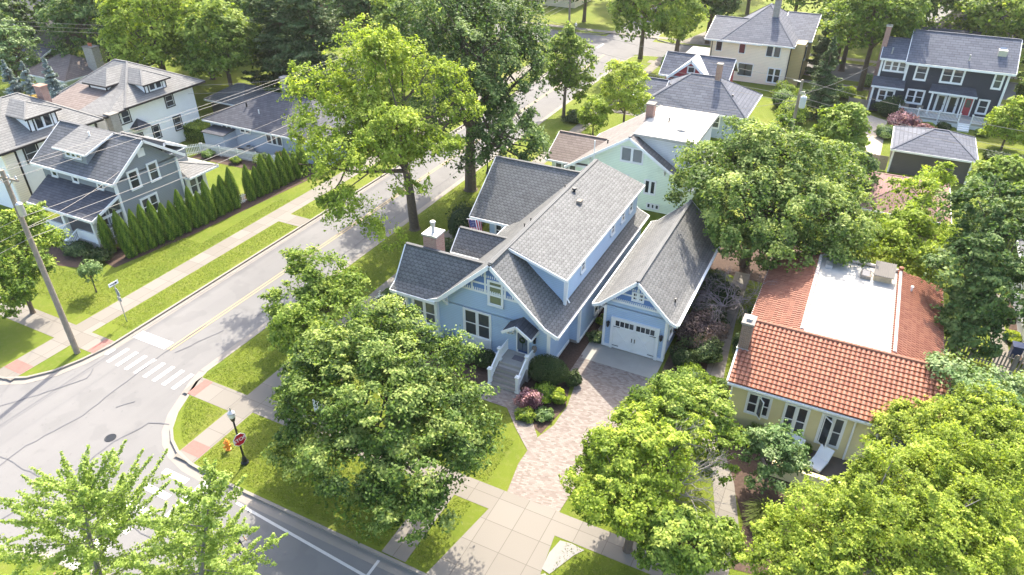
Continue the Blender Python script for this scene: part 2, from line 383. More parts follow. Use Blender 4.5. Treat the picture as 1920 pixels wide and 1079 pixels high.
for e in (arcNE+[(120, 17.15)], [(-250, 17.0)]+arcNW+[(-42.5, 108)]+farW[::-1][1:], [(-34.35, 23.6), (-34.35, 108)]+far[1:]+[(120, 112.2)], bl_S[:6][::1], bl_FW[:5], bl_FE[:5]):
    strip(e, .17, .012, kb, -.14)
def offs(path, d):
    out = []
    for i, p in enumerate(path):
        a = Vector((*path[max(i-1, 0)], 0)); b = Vector((*path[min(i+1, len(path)-1)], 0)); t = (b-a).normalized(); out.append((p[0]+t.y*d, p[1]-t.x*d))
    return out
strip(offs(arcNE[:]+[(120, 17.1)], .33), .5, RZ+.004, gt)
strip(offs([(-250, 17.0)]+arcNW+[(-42.5, 108)], .33), .5, RZ+.008, gt)
strip(offs([(-34.35, 108), (-34.35, 23.6)], .33), .5, RZ+.006, gt)
strip(offs(bl_S[:6], -.33), .5, RZ+.005, gt)
struct('kerb', kb, 'conc'); struct('gutter', gt, 'conc')
wk = MB()
def wrect(x0, x1, y0, y1, z, m=wk): m.add([(x0, y0, z), (x1, y0, z), (x1, y1, z), (x0, y1, z)], [(0, 1, 2, 3)])
wrect(-46.75, -44.95, 17.2, 112, .008); wrect(-120, -44.95, 21.5, 23.2, .012); wrect(-44.95, -42.6, 21.5, 23.1, .016)
wrect(-44.95, -42.6, 42.2, 43.8, .016); wrect(-56, -46.7, 24.9, 26.3, -.1)
wrect(-30.2, -28.75, 17.25, 112, .008); wrect(-34.15, -30.2, 21.4, 23.0, .012); wrect(-28.8, 120, 21.95, 23.4, .012)
wrect(-15.85, -14.45, 17.25, 21.95, .016)
wrect(-120, 120, 123.5, 125, .008); wrect(-35+4, 60, 108.3, 109.8, .01); wrect(-120, -45, 5.5, 7, .008)
wrect(-28.75, -23.8, 60.5, 61.8, .014); wrect(-28.75, -22, 84, 85.2, .014)
struct('sidewalk', wk, 'walk')
dv = MB(); dv.add([(-13.2, 17.2, .018), (-8.0, 17.2, .018), (-8.57, 21.95, .018), (-8.9, 23.42, .018), (-12.0, 23.42, .018), (-12.35, 21.95, .018)], [(0, 1, 2, 3, 4, 5)])
struct('driveway', dv, 'walk')
ap = MB(); wrect(-12.75, -7.7, 35.95, 38.05, .03, ap); struct('concrete_apron', ap, plain('apron_concrete', (.34, .325, .29), .9, .12, 1))
pv = poly([(-12.0, 23.42), (-8.95, 23.42), (-8.7, 28), (-7.7, 33), (-7.4, 36.3), (-12.9, 36.3), (-12.9, 34), (-12.1, 33.4), (-11.75, 31.2), (-11.8, 29.2), (-12.6, 27.4), (-14.5, 28.2), (-17.6, 29.2), (-17.6, 30.75), (-14.6, 30.75), (-14.9, 29.2), (-13.2, 27.4), (-12.35, 25.5)][:10]
          + [(-12.3, 27.7), (-12.35, 25.5)], .022)
struct('paver_driveway', pv, 'paver')
struct('front_path', poly([(-17.6, 29.3), (-15.0, 29.3), (-13.8, 28.0), (-12.3, 26.6), (-12.3, 27.9), (-13.4, 29.3), (-14.6, 30.75), (-17.6, 30.75)], .026), 'paver')
struct('side_path', poly([(-12.9, 36.3), (-12.0, 36.3), (-12.0, 52), (-12.9, 52)], .02), plain('path_concrete', (.36, .34, .30), .9))
struct('patio_walk', strip([(-.8, 23.4), (-.9, 26.5), (-1.7, 29.2), (-2.9, 31.8), (-3.9, 35), (-4.35, 39), (-4.9, 45), (-5.2, 52)], 1.15, .02), 'walk')
bd = MB()
for p, z in (([(-25.6, 30.5), (-17.1, 30.5), (-17.1, 33.6), (-25.6, 33.6)], .015), ([(-15.1, 33.6), (-15.1, 30.9), (-13.6, 28.9), (-12.2, 28.2), (-11.8, 31), (-12.6, 34), (-13.0, 50), (-14.3, 50)], .014),
             ([(-7.6, 50), (-7.5, 37.5), (-6.8, 32), (-4.6, 32), (-3.8, 36), (-5.4, 50)], .013), ([(-.2, 24), (6, 25), (8.5, 34.2), (-3.2, 34.2), (-1.5, 30), (-.2, 27)], .012),
             ([(-12, 51.5), (-12, 58.5), (-1, 58.5), (-1, 51)], .012), ([(-53.9, 30.3), (-51.2, 29.9), (-49.9, 37), (-48.4, 51.9), (-50.9, 51.9), (-52.6, 41), (-54.2, 41)], .016),
             ([(-64, 49.5), (-49, 50.2), (-49, 54), (-64, 54)], .013), ([(13.4, 48.5), (14.2, 48.5), (14.6, 56.7), (13.3, 56.7)], .015), ([(-58, 27.5), (-54, 28.5), (-53.9, 31), (-62, 33)], .017)):
    bd.add([(x, y, z) for x, y in p], [tuple(range(len(p)))])
struct('mulch_bed', bd, 'mulch')
struct('side_walk_right', poly([(12.1, 46), (13.2, 46), (13.05, 56.7), (30, 57), (30, 58), (12.1, 57.6)], .02), 'walk')
struct('gravel_alley', poly([(.6, 76), (3.2, 76), (3.4, 96), (-.6, 99), (-.2, 90)], .02), 'tan')
struct('neighbour_driveway', poly([(-30, 122.2), (-21, 123), (-20, 140), (-26, 140)], .02), 'walk')
# road markings
mk = MB(); z = RZ+.012
for k in range(9):
    x = -42.3+k*.875
    if k == 0: wrect(-42.15, -41.85, 21.9, 22.6, z, mk)
    else: wrect(x+.1, x+.42, 21.4, 23.05, z, mk)
wrect(-42.0, -38.9, 24.1, 24.95, z, mk)
for k in range(6): wrect(-29.9, -28.1, 16.45-k*1.24-.4, 16.45-k*1.24, z, mk)
wrect(-27.35, -26.65, 13.2, 16.75, z, mk)
mk.add([(-24.6, 16.45, z), (-24.6, 16.3, z), (-15.7, 15.75, z), (-15.7, 15.9, z)], [(0, 1, 2, 3)]); wrect(-15.8, -15.65, 15.8, 16.85, z, mk); wrect(-15.7, 40, 15.75, 15.88, z, mk)
mk.add([(-41.3, 113.5, z), (-40.9, 113.5, z), (-40.9, 116.5, z), (-41.3, 116.5, z)], [(0, 1, 2, 3)])
struct('road_marking_white', mk, 'paint')
my = MB(); wrect(-38.75, -38.63, 24.2, 110, z, my); wrect(-38.48, -38.36, 24.2, 110, z, my); struct('road_marking_yellow', my, 'paintY')
cr = MB(); rng = random.Random(4)
def crack(pts, w=.07):
    P = [pts[0]]
    for a, b in zip(pts, pts[1:]):
        n = max(2, int(math.dist(a, b)/.5))
        for i in range(1, n+1): P.append((a[0]+(b[0]-a[0])*i/n+rng.uniform(-.06, .06), a[1]+(b[1]-a[1])*i/n+rng.uniform(-.05, .05)))
    strip(P, w, RZ+.02, cr)
crack([(-38.5, 27.5), (-38.55, 23.8), (-38.3, 20), (-38.0, 17.2), (-38.6, 14), (-38.4, 9.4)]); crack([(-36.9, 27.6), (-37.9, 24.2)])
crack([(-41.4, 20.5), (-40.9, 19.6), (-42.2, 17.2), (-43.8, 14.8), (-60, 13.9)]); crack([(-36.8, 18.6), (-36.2, 19.5)])
crack([(-32.6, 19.0), (-33.8, 18.6), (-34.4, 16.5), (-34.3, 13.2), (-34.9, 9)]); crack([(-100, 12.8), (-44, 12.9), (-34, 12.8), (-20, 12.75), (20, 12.8)], .05)
crack([(-42.1, 24), (-42.05, 40), (-42.1, 70)], .04); crack([(-36, 30), (-36.1, 50), (-36.2, 80)], .04)
struct('road_crack', cr, 'tar')
pk = MB(); wrect(-43.35, -42.7, 21.55, 23.05, .022, pk); wrect(-33.75, -33.1, 21.45, 22.95, .018, pk); wrect(-30.15, -28.8, 17.75, 18.65, .014, pk); wrect(-46.7, -45.0, 17.9, 18.8, .014, pk); wrect(-29.2, -27.9, 8.3, 9.3, .014, pk)
struct('tactile_pad', pk, 'pink')
mh = MB().lathe([(.33, RZ+.016), (.33, RZ+.02), (.30, RZ+.022), (.28, RZ+.016), (.02, RZ+.018)], (-34.8, 16.65, 0), 20)
o = mh.build('manhole_cover', 'dkmetal', loc=(-34.8, 16.65, 0)); tag(o, 'round dark manhole cover in the pale asphalt of the junction', 'manhole cover')
sb_ = MB()
for q in ([(-8.35, 19.9), (-7.9, 19.8), (-7.25, 21.3), (-6.9, 21.8), (-7.6, 21.88), (-8.2, 21.8), (-8.4, 20.9)], [(-8.25, 18.4), (-7.95, 18.6), (-7.75, 19.5), (-8.1, 19.75), (-8.35, 19.5)]): sb_.add([(x, y, .024) for x, y in q], [tuple(range(len(q)))])
struct('stone_slab', sb_, plain('pale_stone', (.24, .23, .215), .9, .1, 4))

# ---------------------------------------------------------------- house parts
def face_map(face, c):
    if face == '-y': return lambda u, d, z: (u, c-d, z)
    if face == '+y': return lambda u, d, z: (u, c+d, z)
    if face == '+x': return lambda u, d, z: (c+d, u, z)
    return lambda u, d, z: (c-d, u, z)
def fbox(mb, fm, u0, u1, d0, d1, z0, z1):
    a = fm(u0, d0, z0); b = fm(u1, d1, z1); mb.box(a[0], b[0], a[1], b[1], a[2], b[2])
def window(H, face, c, u0, u1, z0, z1, units=1, rail=True, frame='white', tw=.1, glass='glass', sashm='white', mull=0, sill=True):
    fm = face_map(face, c); f = MB()
    fbox(f, fm, u0-tw, u0, 0, .07, z0-tw, z1+tw); fbox(f, fm, u1, u1+tw, 0, .07, z0-tw, z1+tw)
    fbox(f, fm, u0, u1, 0, .075, z1, z1+tw)
    fbox(f, fm, u0-(tw if sill else 0), u1+(tw if sill else 0), 0, .11 if sill else .07, z0-tw, z0)
    fo = H.part(f, 'window', frame); s = MB(); g = MB(); W = (u1-u0)/units
    for i in range(units):
        a, b = u0+i*W, u0+(i+1)*W
        if i: fbox(s, fm, a-.06, a+.06, .012, .066, z0, z1)
        fbox(s, fm, a+.0, a+.05+(.06 if i else 0), .012, .045, z0, z1); fbox(s, fm, b-.05-(.06 if i < units-1 else 0), b, .012, .045, z0, z1)
        fbox(s, fm, a, b, .013, .04, z0, z0+.06); fbox(s, fm, a, b, .013, .04, z1-.05, z1)
        if rail: fbox(s, fm, a, b, .014, .05, (z0+z1)/2-.03, (z0+z1)/2+.03)
        for k in range(mull):
            uu = a+(b-a)*(k+1)/(mull+1); fbox(s, fm, uu-.015, uu+.015, .014, .035, z0, z1)
        fbox(g, fm, a+.03, b-.03, 0.002, .018, z0+.03, z1-.03)
    H.part(s, 'sash', sashm, sub=fo); H.part(g, 'pane', glass, sub=fo)
    return fo
def door(H, face, c, u0, u1, z0, z1, mat='white', glassf=.5, frame='white', gl='glass'):
    fm = face_map(face, c); f = MB()
    fbox(f, fm, u0-.12, u0, 0, .08, z0, z1+.14); fbox(f, fm, u1, u1+.12, 0, .08, z0, z1+.14); fbox(f, fm, u0, u1, 0, .08, z1, z1+.14); fbox(f, fm, u0, u1, 0, .03, z0, z1)
    fbox(f, fm, u0, u1, 0, .12, z0, z0+.04)
    H.part(f, 'door_frame', frame)
    p = MB(); fbox(p, fm, u0+.02, u1-.02, .03, .06, z0+.05, z1-.02); d = H.part(p, 'door', mat)
    if glassf:
        g = MB(); zz = z1-.15; fbox(g, fm, u0+.14, u1-.14, .055, .066, z1-.15-(z1-z0)*glassf, zz); H.part(g, 'pane', gl, sub=d)
    h = MB(); fbox(h, fm, u1-.12, u1-.07, .06, .11, (z0+z1)/2-.1, (z0+z1)/2+.05); H.part(h, 'handle', 'dkmetal', sub=d)
def trim(H, segs, w=.14, h=.2, name='fascia', mat='white'):
    m = MB()
    for p, q in segs: m.beam(p, q, w, h)
    return H.part(m, name, mat)
def gable_y(H, x0, x1, y0, y1, ze, zr, mat, xr=None, name='roof', th=.14, fas='white', fh=.2, zr2=None, flare=0, ze2=None, fascia=True, cap=True):
    """ridge along Y"""
    xr = (x0+x1)/2 if xr is None else xr; m = MB(); ze2 = ze if ze2 is None else ze2
    if flare:
        xa, za = x0+flare*1.0, ze+flare*.42; xb, zb = x1-flare*1.0, ze2+flare*.42
        m.plane([(x0, y0, ze), (xa, y0, za), (xa, y1, za), (x0, y1, ze)], th); m.plane([(xa, y0, za), (xr, y0, zr), (xr, y1, zr), (xa, y1, za)], th)
        m.plane([(xr, y0, zr), (xb, y0, zb), (xb, y1, zb), (xr, y1, zr)], th); m.plane([(xb, y0, zb), (x1, y0, ze2), (x1, y1, ze2), (xb, y1, zb)], th)
        L = [(x0, ze), (xa, za), (xr, zr), (xb, zb), (x1, ze2)]
    else:
        m.plane([(x0, y0, ze), (xr, y0, zr), (xr, y1, zr), (x0, y1, ze)], th); m.plane([(xr, y0, zr), (x1, y0, ze2), (x1, y1, ze2), (xr, y1, zr)], th)
        L = [(x0, ze), (xr, zr), (x1, ze2)]
    if cap: m.beam((xr, y0, zr+.01), (xr, y1, zr+.01), .24, .06)
    r = H.part(m, name, mat)
    if fascia:
        s = []; d = fh/2+.02
        for yy in (y0-.03, y1+.03):
            for a, b in zip(L, L[1:]): s.append(((a[0], yy, a[1]-d), (b[0], yy, b[1]-d)))
        s += [((x0-.04, y0, ze-d), (x0-.04, y1, ze-d)), ((x1+.04, y0, ze2-d), (x1+.04, y1, ze2-d))]
        trim(H, s, .07, fh, 'fascia', fas)
    return r
def gable_x(H, x0, x1, y0, y1, ze, zr, mat, yr=None, name='roof', th=.14, fas='white', fh=.2, ze2=None, flare=0, fascia=True, xv=None):
    yr = (y0+y1)/2 if yr is None else yr; m = MB(); ze2 = ze if ze2 is None else ze2
    if flare:
        ya, za = y0+flare, ze+flare*.5
        xm = (xv if xv is not None else x1)+(x1-(xv if xv is not None else x1))*(za-ze)/(zr-ze)
        m.plane([(x0, y0, ze), (x1 if xv is None else xv, y0, ze), (xm, ya, za), (x0, ya, za)], th); m.plane([(x0, ya, za), (xm, ya, za), (x1, yr, zr), (x0, yr, zr)], th)
    else: m.plane([(x0, y0, ze), (x1 if xv is None else xv, y0, ze), (x1, yr, zr), (x0, yr, zr)], th)
    m.plane([(x0, yr, zr), (x1, yr, zr), (x1 if xv is None else xv, y1, ze2), (x0, y1, ze2)], th)
    m.beam((x0, yr, zr+.01), (x1, yr, zr+.01), .24, .06)
    r = H.part(m, name, mat)
    if fascia:
        d = fh/2+.02; L = [(y0, ze)]+([(y0+flare, ze+flare*.5)] if flare else [])+[(yr, zr), (y1, ze2)]; s = []
        for xx in ((x0-.03, x1+.03) if xv is None else (x0-.03,)):
            for a, b in zip(L, L[1:]): s.append(((xx, a[0], a[1]-d), (xx, b[0], b[1]-d)))
        xe = x1 if xv is None else xv; s += [((x0, y0-.04, ze-d), (xe, y0-.04, ze-d)), ((x0, y1+.04, ze2-d), (xe, y1+.04, ze2-d))]
        trim(H, s, .07, fh, 'fascia', fas)
    return r
def hip(H, x0, x1, y0, y1, ze, r0, r1, zr, mat, name='roof', th=.14, fas='white', fh=.18):
    """r0, r1: ridge end points (x, y)"""
    a, b, c, d = (x0, y0, ze), (x1, y0, ze), (x1, y1, ze), (x0, y1, ze); p = (*r0, zr); q = (*r1, zr); m = MB()
    if r0 == r1:
        for t in ((a, b, p), (b, c, p), (c, d, p), (d, a, p)): m.plane(t, th)
        caps = [(a, p), (b, p), (c, p), (d, p)]
    elif abs(r0[1]-r1[1]) < abs(r0[0]-r1[0]):
        m.plane((a, b, q, p), th); m.plane((b, c, q), th); m.plane((c, d, p, q), th); m.plane((d, a, p), th); caps = [(a, p), (b, q), (c, q), (d, p), (p, q)]
    else:
        m.plane((a, b, p), th); m.plane((b, c, q, p), th); m.plane((c, d, q), th); m.plane((d, a, p, q), th); caps = [(a, p), (b, p), (c, q), (d, q), (p, q)]
    for u, v in caps: m.beam(u, v, .22, .05)
    o = H.part(m, name, mat); dd = fh/2+.02
    s = [((x0, y0-.03, ze-dd), (x1, y0-.03, ze-dd)), ((x1+.03, y0, ze-dd), (x1+.03, y1, ze-dd)), ((x1, y1+.03, ze-dd), (x0, y1+.03, ze-dd)), ((x0-.03, y1, ze-dd), (x0-.03, y0, ze-dd))]
    trim(H, s, .06, fh, 'fascia', fas)
    sf = MB().box(x0+.02, x1-.02, y0+.02, y1-.02, ze-.19, ze-.16); H.part(sf, 'soffit', fas if fas != 'darkbrown' else 'stucco')
    return o
def walls(H, boxes, prisms, mat, name='wall'):
    m = MB()
    for b in boxes: m.box(*b)
    for p, d in prisms: m.prism(p, d)
    return H.part(m, name, mat)
def corner(H, pts, mat='white', w=.18):
    for x, y, z0, z1 in pts: H.part(MB().box(x-w/2, x+w/2, y-w/2, y+w/2, z0, z1), 'corner_board', mat)
def chimney(H, x0, x1, y0, y1, z0, z1, mat='brick', cap='conc', pots=0, flue=False, sub=None):
    c = H.part(MB().box(x0, x1, y0, y1, z0, z1), 'chimney', mat, sub=sub)
    m = MB().box(x0-.07, x1+.07, y0-.07, y1+.07, z1, z1+.12)
    o = H.part(m, 'chimney_cap', cap); o.parent = c
    xm, ym = (x0+x1)/2, (y0+y1)/2
    if flue:
        f = MB().lathe([(.12, z1+.1), (.12, z1+.5), (.13, z1+.5), (.17, z1+.78), (.2, z1+.82), (.2, z1+.9), (.17, z1+.93)], (xm, ym, 0), 14)
        o = H.part(f, 'flue', 'metal', smooth=False); o.parent = c
    for k in range(pots):
        xx = xm+(k-(pots-1)/2)*.4; o = H.part(MB().lathe([(.13, z1+.1), (.11, z1+.4), (.15, z1+.42), (.15, z1+.48)], (xx, ym, 0), 10), 'chimney_pot', 'terra'); o.parent = c
def vent(H, x, y, z, h=.35, r=.05, mat='dkmetal'): H.part(MB().lathe([(r, z-.1), (r, z+h), (r*1.6, z+h+.01), (r*1.3, z+h+.05)], (x, y, 0), 8), 'roof_vent', mat)
def railing(H, p, q, z0, z1, n, post=True, name='railing', mat='white', zq=None):
    """z0..z1 heights at p; zq = (z0, z1) at q"""
    zq = zq or (z0, z1); p = Vector((*p, 0)); q = Vector((*q, 0)); m = MB()
    P = lambda t, z: (p.x+(q.x-p.x)*t, p.y+(q.y-p.y)*t, z)
    m.beam(P(0, z1), P(1, zq[1]), .09, .07); m.beam(P(0, z0+.08), P(1, zq[0]+.08), .06, .06)
    for k in range(n):
        t = (k+.5)/n; a = z0+(zq[0]-z0)*t; b = z1+(zq[1]-z1)*t; m.beam(P(t, a+.08), P(t, b), .045, .045)
    return H.part(m, name, mat)
def newel(H, x, y, z0, z1, w=.22):
    m = MB().box(x-w/2, x+w/2, y-w/2, y+w/2, z0, z1).box(x-w/2-.04, x+w/2+.04, y-w/2-.04, y+w/2+.04, z1, z1+.06).box(x-w/2+.03, x+w/2-.03, y-w/2+.03, y+w/2-.03, z1+.06, z1+.12)
    m.box(x-w/2-.03, x+w/2+.03, y-w/2-.03, y+w/2+.03, z0, z0+.18); return H.part(m, 'newel_post', 'white')
# ================================================================ main blue house
def main_house():
    H = Thing('house', 'light blue house with scalloped grey roof, white trim and small gabled entry porch', 'house', (-18, 42, 0))
    xr, zr, xl, xR, ze = -18.04, 7.55, -22.8, -13.32, 3.62
    fl = .9; za = ze+fl*.42
    rf = lambda x: (zr-abs(x-xr)*(zr-za)/((xR-xr)-fl)) if abs(x-xr) < (xR-xr)-fl else ze+((xR-xr)-abs(x-xr))*.42
    x0, x1, y0, y1 = -22.2, -14.15, 33.5, 51.2
    g = lambda y, d: ([(x0, y, 3.4), (x1, y, 3.4), (x1, y, rf(x1)-.18), (xR-fl, y, za-.18), (xr, y, zr-.2), (xl+fl, y, za-.18), (x0, y, rf(x0)-.18)], (0, d, 0))
    walls(H, [(x0, x1, y0, y1, 0.25, 3.45), (x1-.2, -13.45, 37.1, 50.2, .4, 3.4), (-24.9, x0, 33.5, 36.9, .25, 3.5)],
          [g(y0, .2), g(y1-.2, .2), ([(-24.9, 33.5, 3.4), (-24.9, 36.9, 3.4), (-24.9, 35.15, 5.75)], (.2, 0, 0)),
           ([(-14.14, 35.93, 4.05), (-14.14, 35.93, 6.25), (-18.0, 35.93, 7.4)], (0, .2, 0))], 'blue')
    H.part(MB().box(x0+.06, x1-.06, y0+.06, y1-.06, 0, .25).box(-24.8, x0, 33.6, 36.8, 0, .25).box(-14.3, -13.6, 37.3, 50, 0, .4), 'foundation', 'step')
    # dormer side wall
    H.part(MB().box(-14.31, -14.11, 35.95, 50.6, 4.1, 6.2), 'dormer_wall', 'blue')
    # roofs
    gable_y(H, xl, xR, 32.9, 51.5, ze, zr, 'sh_main', xr=xr, fh=.26, flare=.9)
    m = MB().plane([(xr+.05, 35.35, zr+.09), (-13.85, 35.35, 6.28), (-13.85, 51.3, 6.28), (xr+.05, 51.3, zr+.09)], .12)
    m.beam((xr+.02, 33, zr+.06), (xr+.02, 51.3, zr+.10), .3, .07)
    H.part(m, 'dormer_roof', 'sh_main')
    trim(H, [((xr, 35.31, zr-.05), (-13.85, 35.31, 6.16)), ((-13.82, 35.33, 6.16), (-13.82, 51.3, 6.16))], .06, .2)
    for yy in (38.55, 44.45, 46.7, 48.6): window(H, '+x', -14.11, yy, yy+.62, 4.95, 5.75, frame='white', tw=.09)
    gable_x(H, -25.75, -19.5, 32.85, 37.45, 3.62, 6.05, 'sh_main', yr=35.15, flare=.7, fh=.22, xv=-22.2)
    gable_x(H, -24.3, -20.2, 38.55, 41.5, 4.0, 5.35, 'sh_main', yr=40.0, fh=.18, xv=-21.6)
    walls(H, [(-23.7, x0, 38.9, 41.2, .25, 4.0)], [([(-23.7, 38.9, 3.9), (-23.7, 41.2, 3.9), (-23.7, 40.0, 5.1)], (.2, 0, 0))], 'blue', 'side_bay')
    gable_x(H, -26.2, -18.2, 44.7, 54.2, 3.7, 7.1, 'sh_main', yr=49.45, fh=.22, xv=-22.2)
    walls(H, [(-25.2, x0, 46.2, 53.6, .25, 3.8)], [([(-25.2, 45.4, 3.7), (-25.2, 53.6, 3.7), (-25.2, 49.45, 6.8)], (.2, 0, 0))], 'blue', 'cross_wing')
    corner(H, [(-25.6, 45.3, 0, 3.6), (-23.2, 45.3, 0, 3.6)], w=.22)
    window(H, '-y', 46.2, -24.6, -23.4, 1.2, 3.0, 2)
    # gable dressing
    bz = MB().prism([(-20.6, 33.48, 5.08), (-16.2, 33.48, 5.0), (xr, 33.48, 7.1)], (0, -.05, 0)); H.part(bz, 'gable_shingles', 'bluedeep')
    t = MB(); Y = 33.40
    t.box(-20.7, -15.9, Y, 33.5, 4.93, 5.07); t.box(-19.65, -16.9, Y-.02, 33.43, 5.62, 5.74)
    for x in (-19.6, -18.62, -17.2): t.box(x-.06, x+.06, Y-.03, 33.43, 5.0, rf(x)-.3)
    for k in range(26):
        x = -20.3+k*.155
        if rf(x) > 5.5: t.box(x, x+.07, Y+.01, 33.425, 5.07, 5.27)
        if abs(x-xr) < 1.2 and rf(x) > 6.3: t.box(x, x+.07, Y+.012, 33.426, 6.2, 6.38)
    H.part(t, 'gable_trim', 'white')
    window(H, '-y', 33.44, -18.35, -17.45, 4.3, 6.0, 1, glass='glassg', tw=.12)
    for x in (-21.6, -14.75):
        br = MB(); z = rf(x)-.3; br.box(x-.06, x+.06, 32.95, 33.5, z-.14, z-.02); br.box(x-.06, x+.06, 33.38, 33.5, z-.75, z-.1); br.beam((x, 33.42, z-.68), (x, 33.02, z-.14), .09, .09, (1, 0, 0)); H.part(br, 'eave_bracket', 'white')
    br = MB()
    for x in (-25.3,): br.box(x-.06, x+.06, 32.95, 33.5, 3.25, 3.37); br.beam((x, 33.42, 2.8), (x, 33.02, 3.3), .09, .09, (1, 0, 0))
    H.part(br, 'eave_bracket', 'white')
    # front windows
    H.part(MB().box(-24.35, -22.3, 33.22, 33.5, .35, 3.4), 'bay', 'white')
    window(H, '-y', 33.22, -24.15, -22.45, 1.35, 3.1, 2, mull=0); window(H, '-y', 33.5, -20.28, -18.4, 1.28, 3.25, 2, tw=.13)
    H.part(MB().box(-20.4, -18.3, 33.4, 33.5, .3, 1.15), 'panel', 'white')
    corner(H, [(-14.13, 35.95, 3.95, 6.15), (-24.9, 33.5, .25, 3.4), (x1, 33.5, .25, 3.5), (-13.47, 37.1, .4, 3.3)])
    H.part(MB().box(-25.0, x1+.08, 33.38, 33.5, .2, .38).box(x1-.02, x1+.08, 33.5, 37.0, .2, .4).box(-13.5, -13.38, 37.0, 50.2, .35, .5), 'skirt_board', 'white')
    window(H, '+x', -13.45, 40.0, 40.7, .85, 1.9); window(H, '+x', -13.45, 43.5, 44.6, .85, 1.9, 2); window(H, '+x', -13.45, 46.3, 47.6, .85, 1.9, 2); window(H, '+x', -14.15, 36.0, 36.6, 2.2, 2.8, rail=False)
    # entry
    door(H, '-y', 33.5, -16.3, -15.6, 1.05, 2.75, 'bluedark', .62)
    H.part(MB().box(-16.32, -15.96, 33.40, 33.43, 1.3, 2.6).box(-15.92, -15.6, 33.40, 33.43, 1.3, 2.6), 'storm_door', 'glassb')
    H.part(MB().tube([(-15.95+.17*math.cos(a*.52), 33.36, 2.15+.17*math.sin(a*.52)) for a in range(13)], .06, 6), 'wreath', 'box')
    cp = MB().plane([(-16.9, 32.35, 3.28), (-15.92, 32.35, 3.95), (-15.92, 33.5, 3.95), (-16.9, 33.5, 3.28)], .1).plane([(-15.92, 32.35, 3.95), (-14.85, 32.35, 3.22), (-14.85, 33.5, 3.22), (-15.92, 33.5, 3.95)], .1)
    H.part(cp, 'porch_canopy', 'sh_dark')
    cb = MB().beam((-16.9, 32.3, 3.2), (-15.92, 32.3, 3.86), .08, .18).beam((-15.92, 32.3, 3.86), (-14.85, 32.3, 3.14), .08, .18).beam((-16.9, 32.35, 3.18), (-16.9, 33.5, 3.18), .07, .14).beam((-14.85, 32.35, 3.12), (-14.85, 33.5, 3.12), .07, .14)
    for x in (-16.62, -15.2):
        cb.box(x-.05, x+.05, 32.5, 33.45, 3.05, 3.15); cb.box(x-.05, x+.05, 33.38, 33.5, 2.4, 3.1); cb.beam((x, 33.42, 2.45), (x, 32.6, 3.05), .07, .07, (1, 0, 0))
    cb.tube([(-16.45+.2*i*.1*0, 32.6, 3.0) for i in range(2)] + [(-16.2, 32.6, 3.3)], .03, 5)
    H.part(cb, 'canopy_bracket', 'white')
    st = MB(); 
    for k in range(4): st.box(-16.95+k*.003, -15.1-k*.003, 30.75+k*.27, 33.4-k*.01, k*.2 if k else 0, (k+1)*.2)
    st.box(-17.15, -14.9, 32.05, 33.45, 0, 1.02); H.part(st, 'front_steps', 'step')
    nz = MB()
    for k in range(4): nz.box(-16.97, -15.08, 30.72+k*.27, 30.99+k*.27, (k+1)*.2, (k+1)*.2+.03)
    H.part(nz, 'step_tread', 'conc')
    for x in (-17.0, -15.05):
        newel(H, x, 30.85, 0, 1.25); newel(H, x, 32.2, .95, 1.95, .2)
        railing(H, (x, 30.95), (x, 32.1), .25, 1.15, 9, zq=(1.05, 1.85)); railing(H, (x, 32.3), (x, 33.42), 1.05, 1.85, 8)
    H.part(MB().box(-16.35, -15.6, 32.6, 33.1, 1.005, 1.03), 'doormat', plain('mat_grey', (.2, .19, .22), .95, .4, 20))
    H.part(MB().box(-15.15, -15.0, 33.3, 33.42, 2.2, 2.55).box(-15.17, -14.97, 33.28, 33.44, 2.55, 2.6), 'wall_lantern', 'dkmetal'); H.part(MB().lathe([(.1, 1.6), (.17, 1.75), (.16, 2.0), (.02, 2.02)], (-15.03, 33.25, 0), 10), 'hanging_planter', 'wood')
    chimney(H, -24.4, -23.35, 35.25, 36.3, 4.5, 6.95, 'brick', 'metal', flue=True)
    for x, y in ((-18.7, 39.3), (-18.55, 40.0), (-18.6, 46.2)): vent(H, x, y, rf(x), .3, .04)
    H.part(MB().lathe([(.09, 0), (.09, .3), (.2, .32), (.16, .42)], (-17.45, 45.2, 7.35), 10), 'roof_vent', 'dkmetal'); H.part(MB().box(-16.75, -16.4, 43.9, 44.3, 7.2, 7.42), 'roof_vent', 'wood')
    gt_ = MB().tube([(-13.95, 35.9, 6.1), (-13.95, 35.8, 4.6), (-13.7, 35.7, 4.35)], .05, 6).tube([(x1+.1, 33.42, 3.4), (x1+.1, 33.42, .3)], .045, 6).beam((-13.24, 32.9, 3.55), (-13.24, 51.5, 3.55), .1, .1)
    H.part(gt_, 'gutter_pipe', 'white')
    tr = MB()
    for k in range(4): tr.tube([(-22.0+k*.28, 33.42, .3), (-22.0+k*.28, 33.42, 1.15+.1*(k % 2))], .012, 4)
    tr.tube([(-22.05, 33.42, .9), (-21.1, 33.42, .9)], .012, 4).tube([(-22.05, 33.42, .6), (-21.1, 33.42, .6)], .012, 4); o = tr.build('trellis', 'dkmetal', loc=(-21.6, 33.42, 0)); tag(o, 'thin black metal garden trellis against the blue front wall', 'trellis')
main_house()
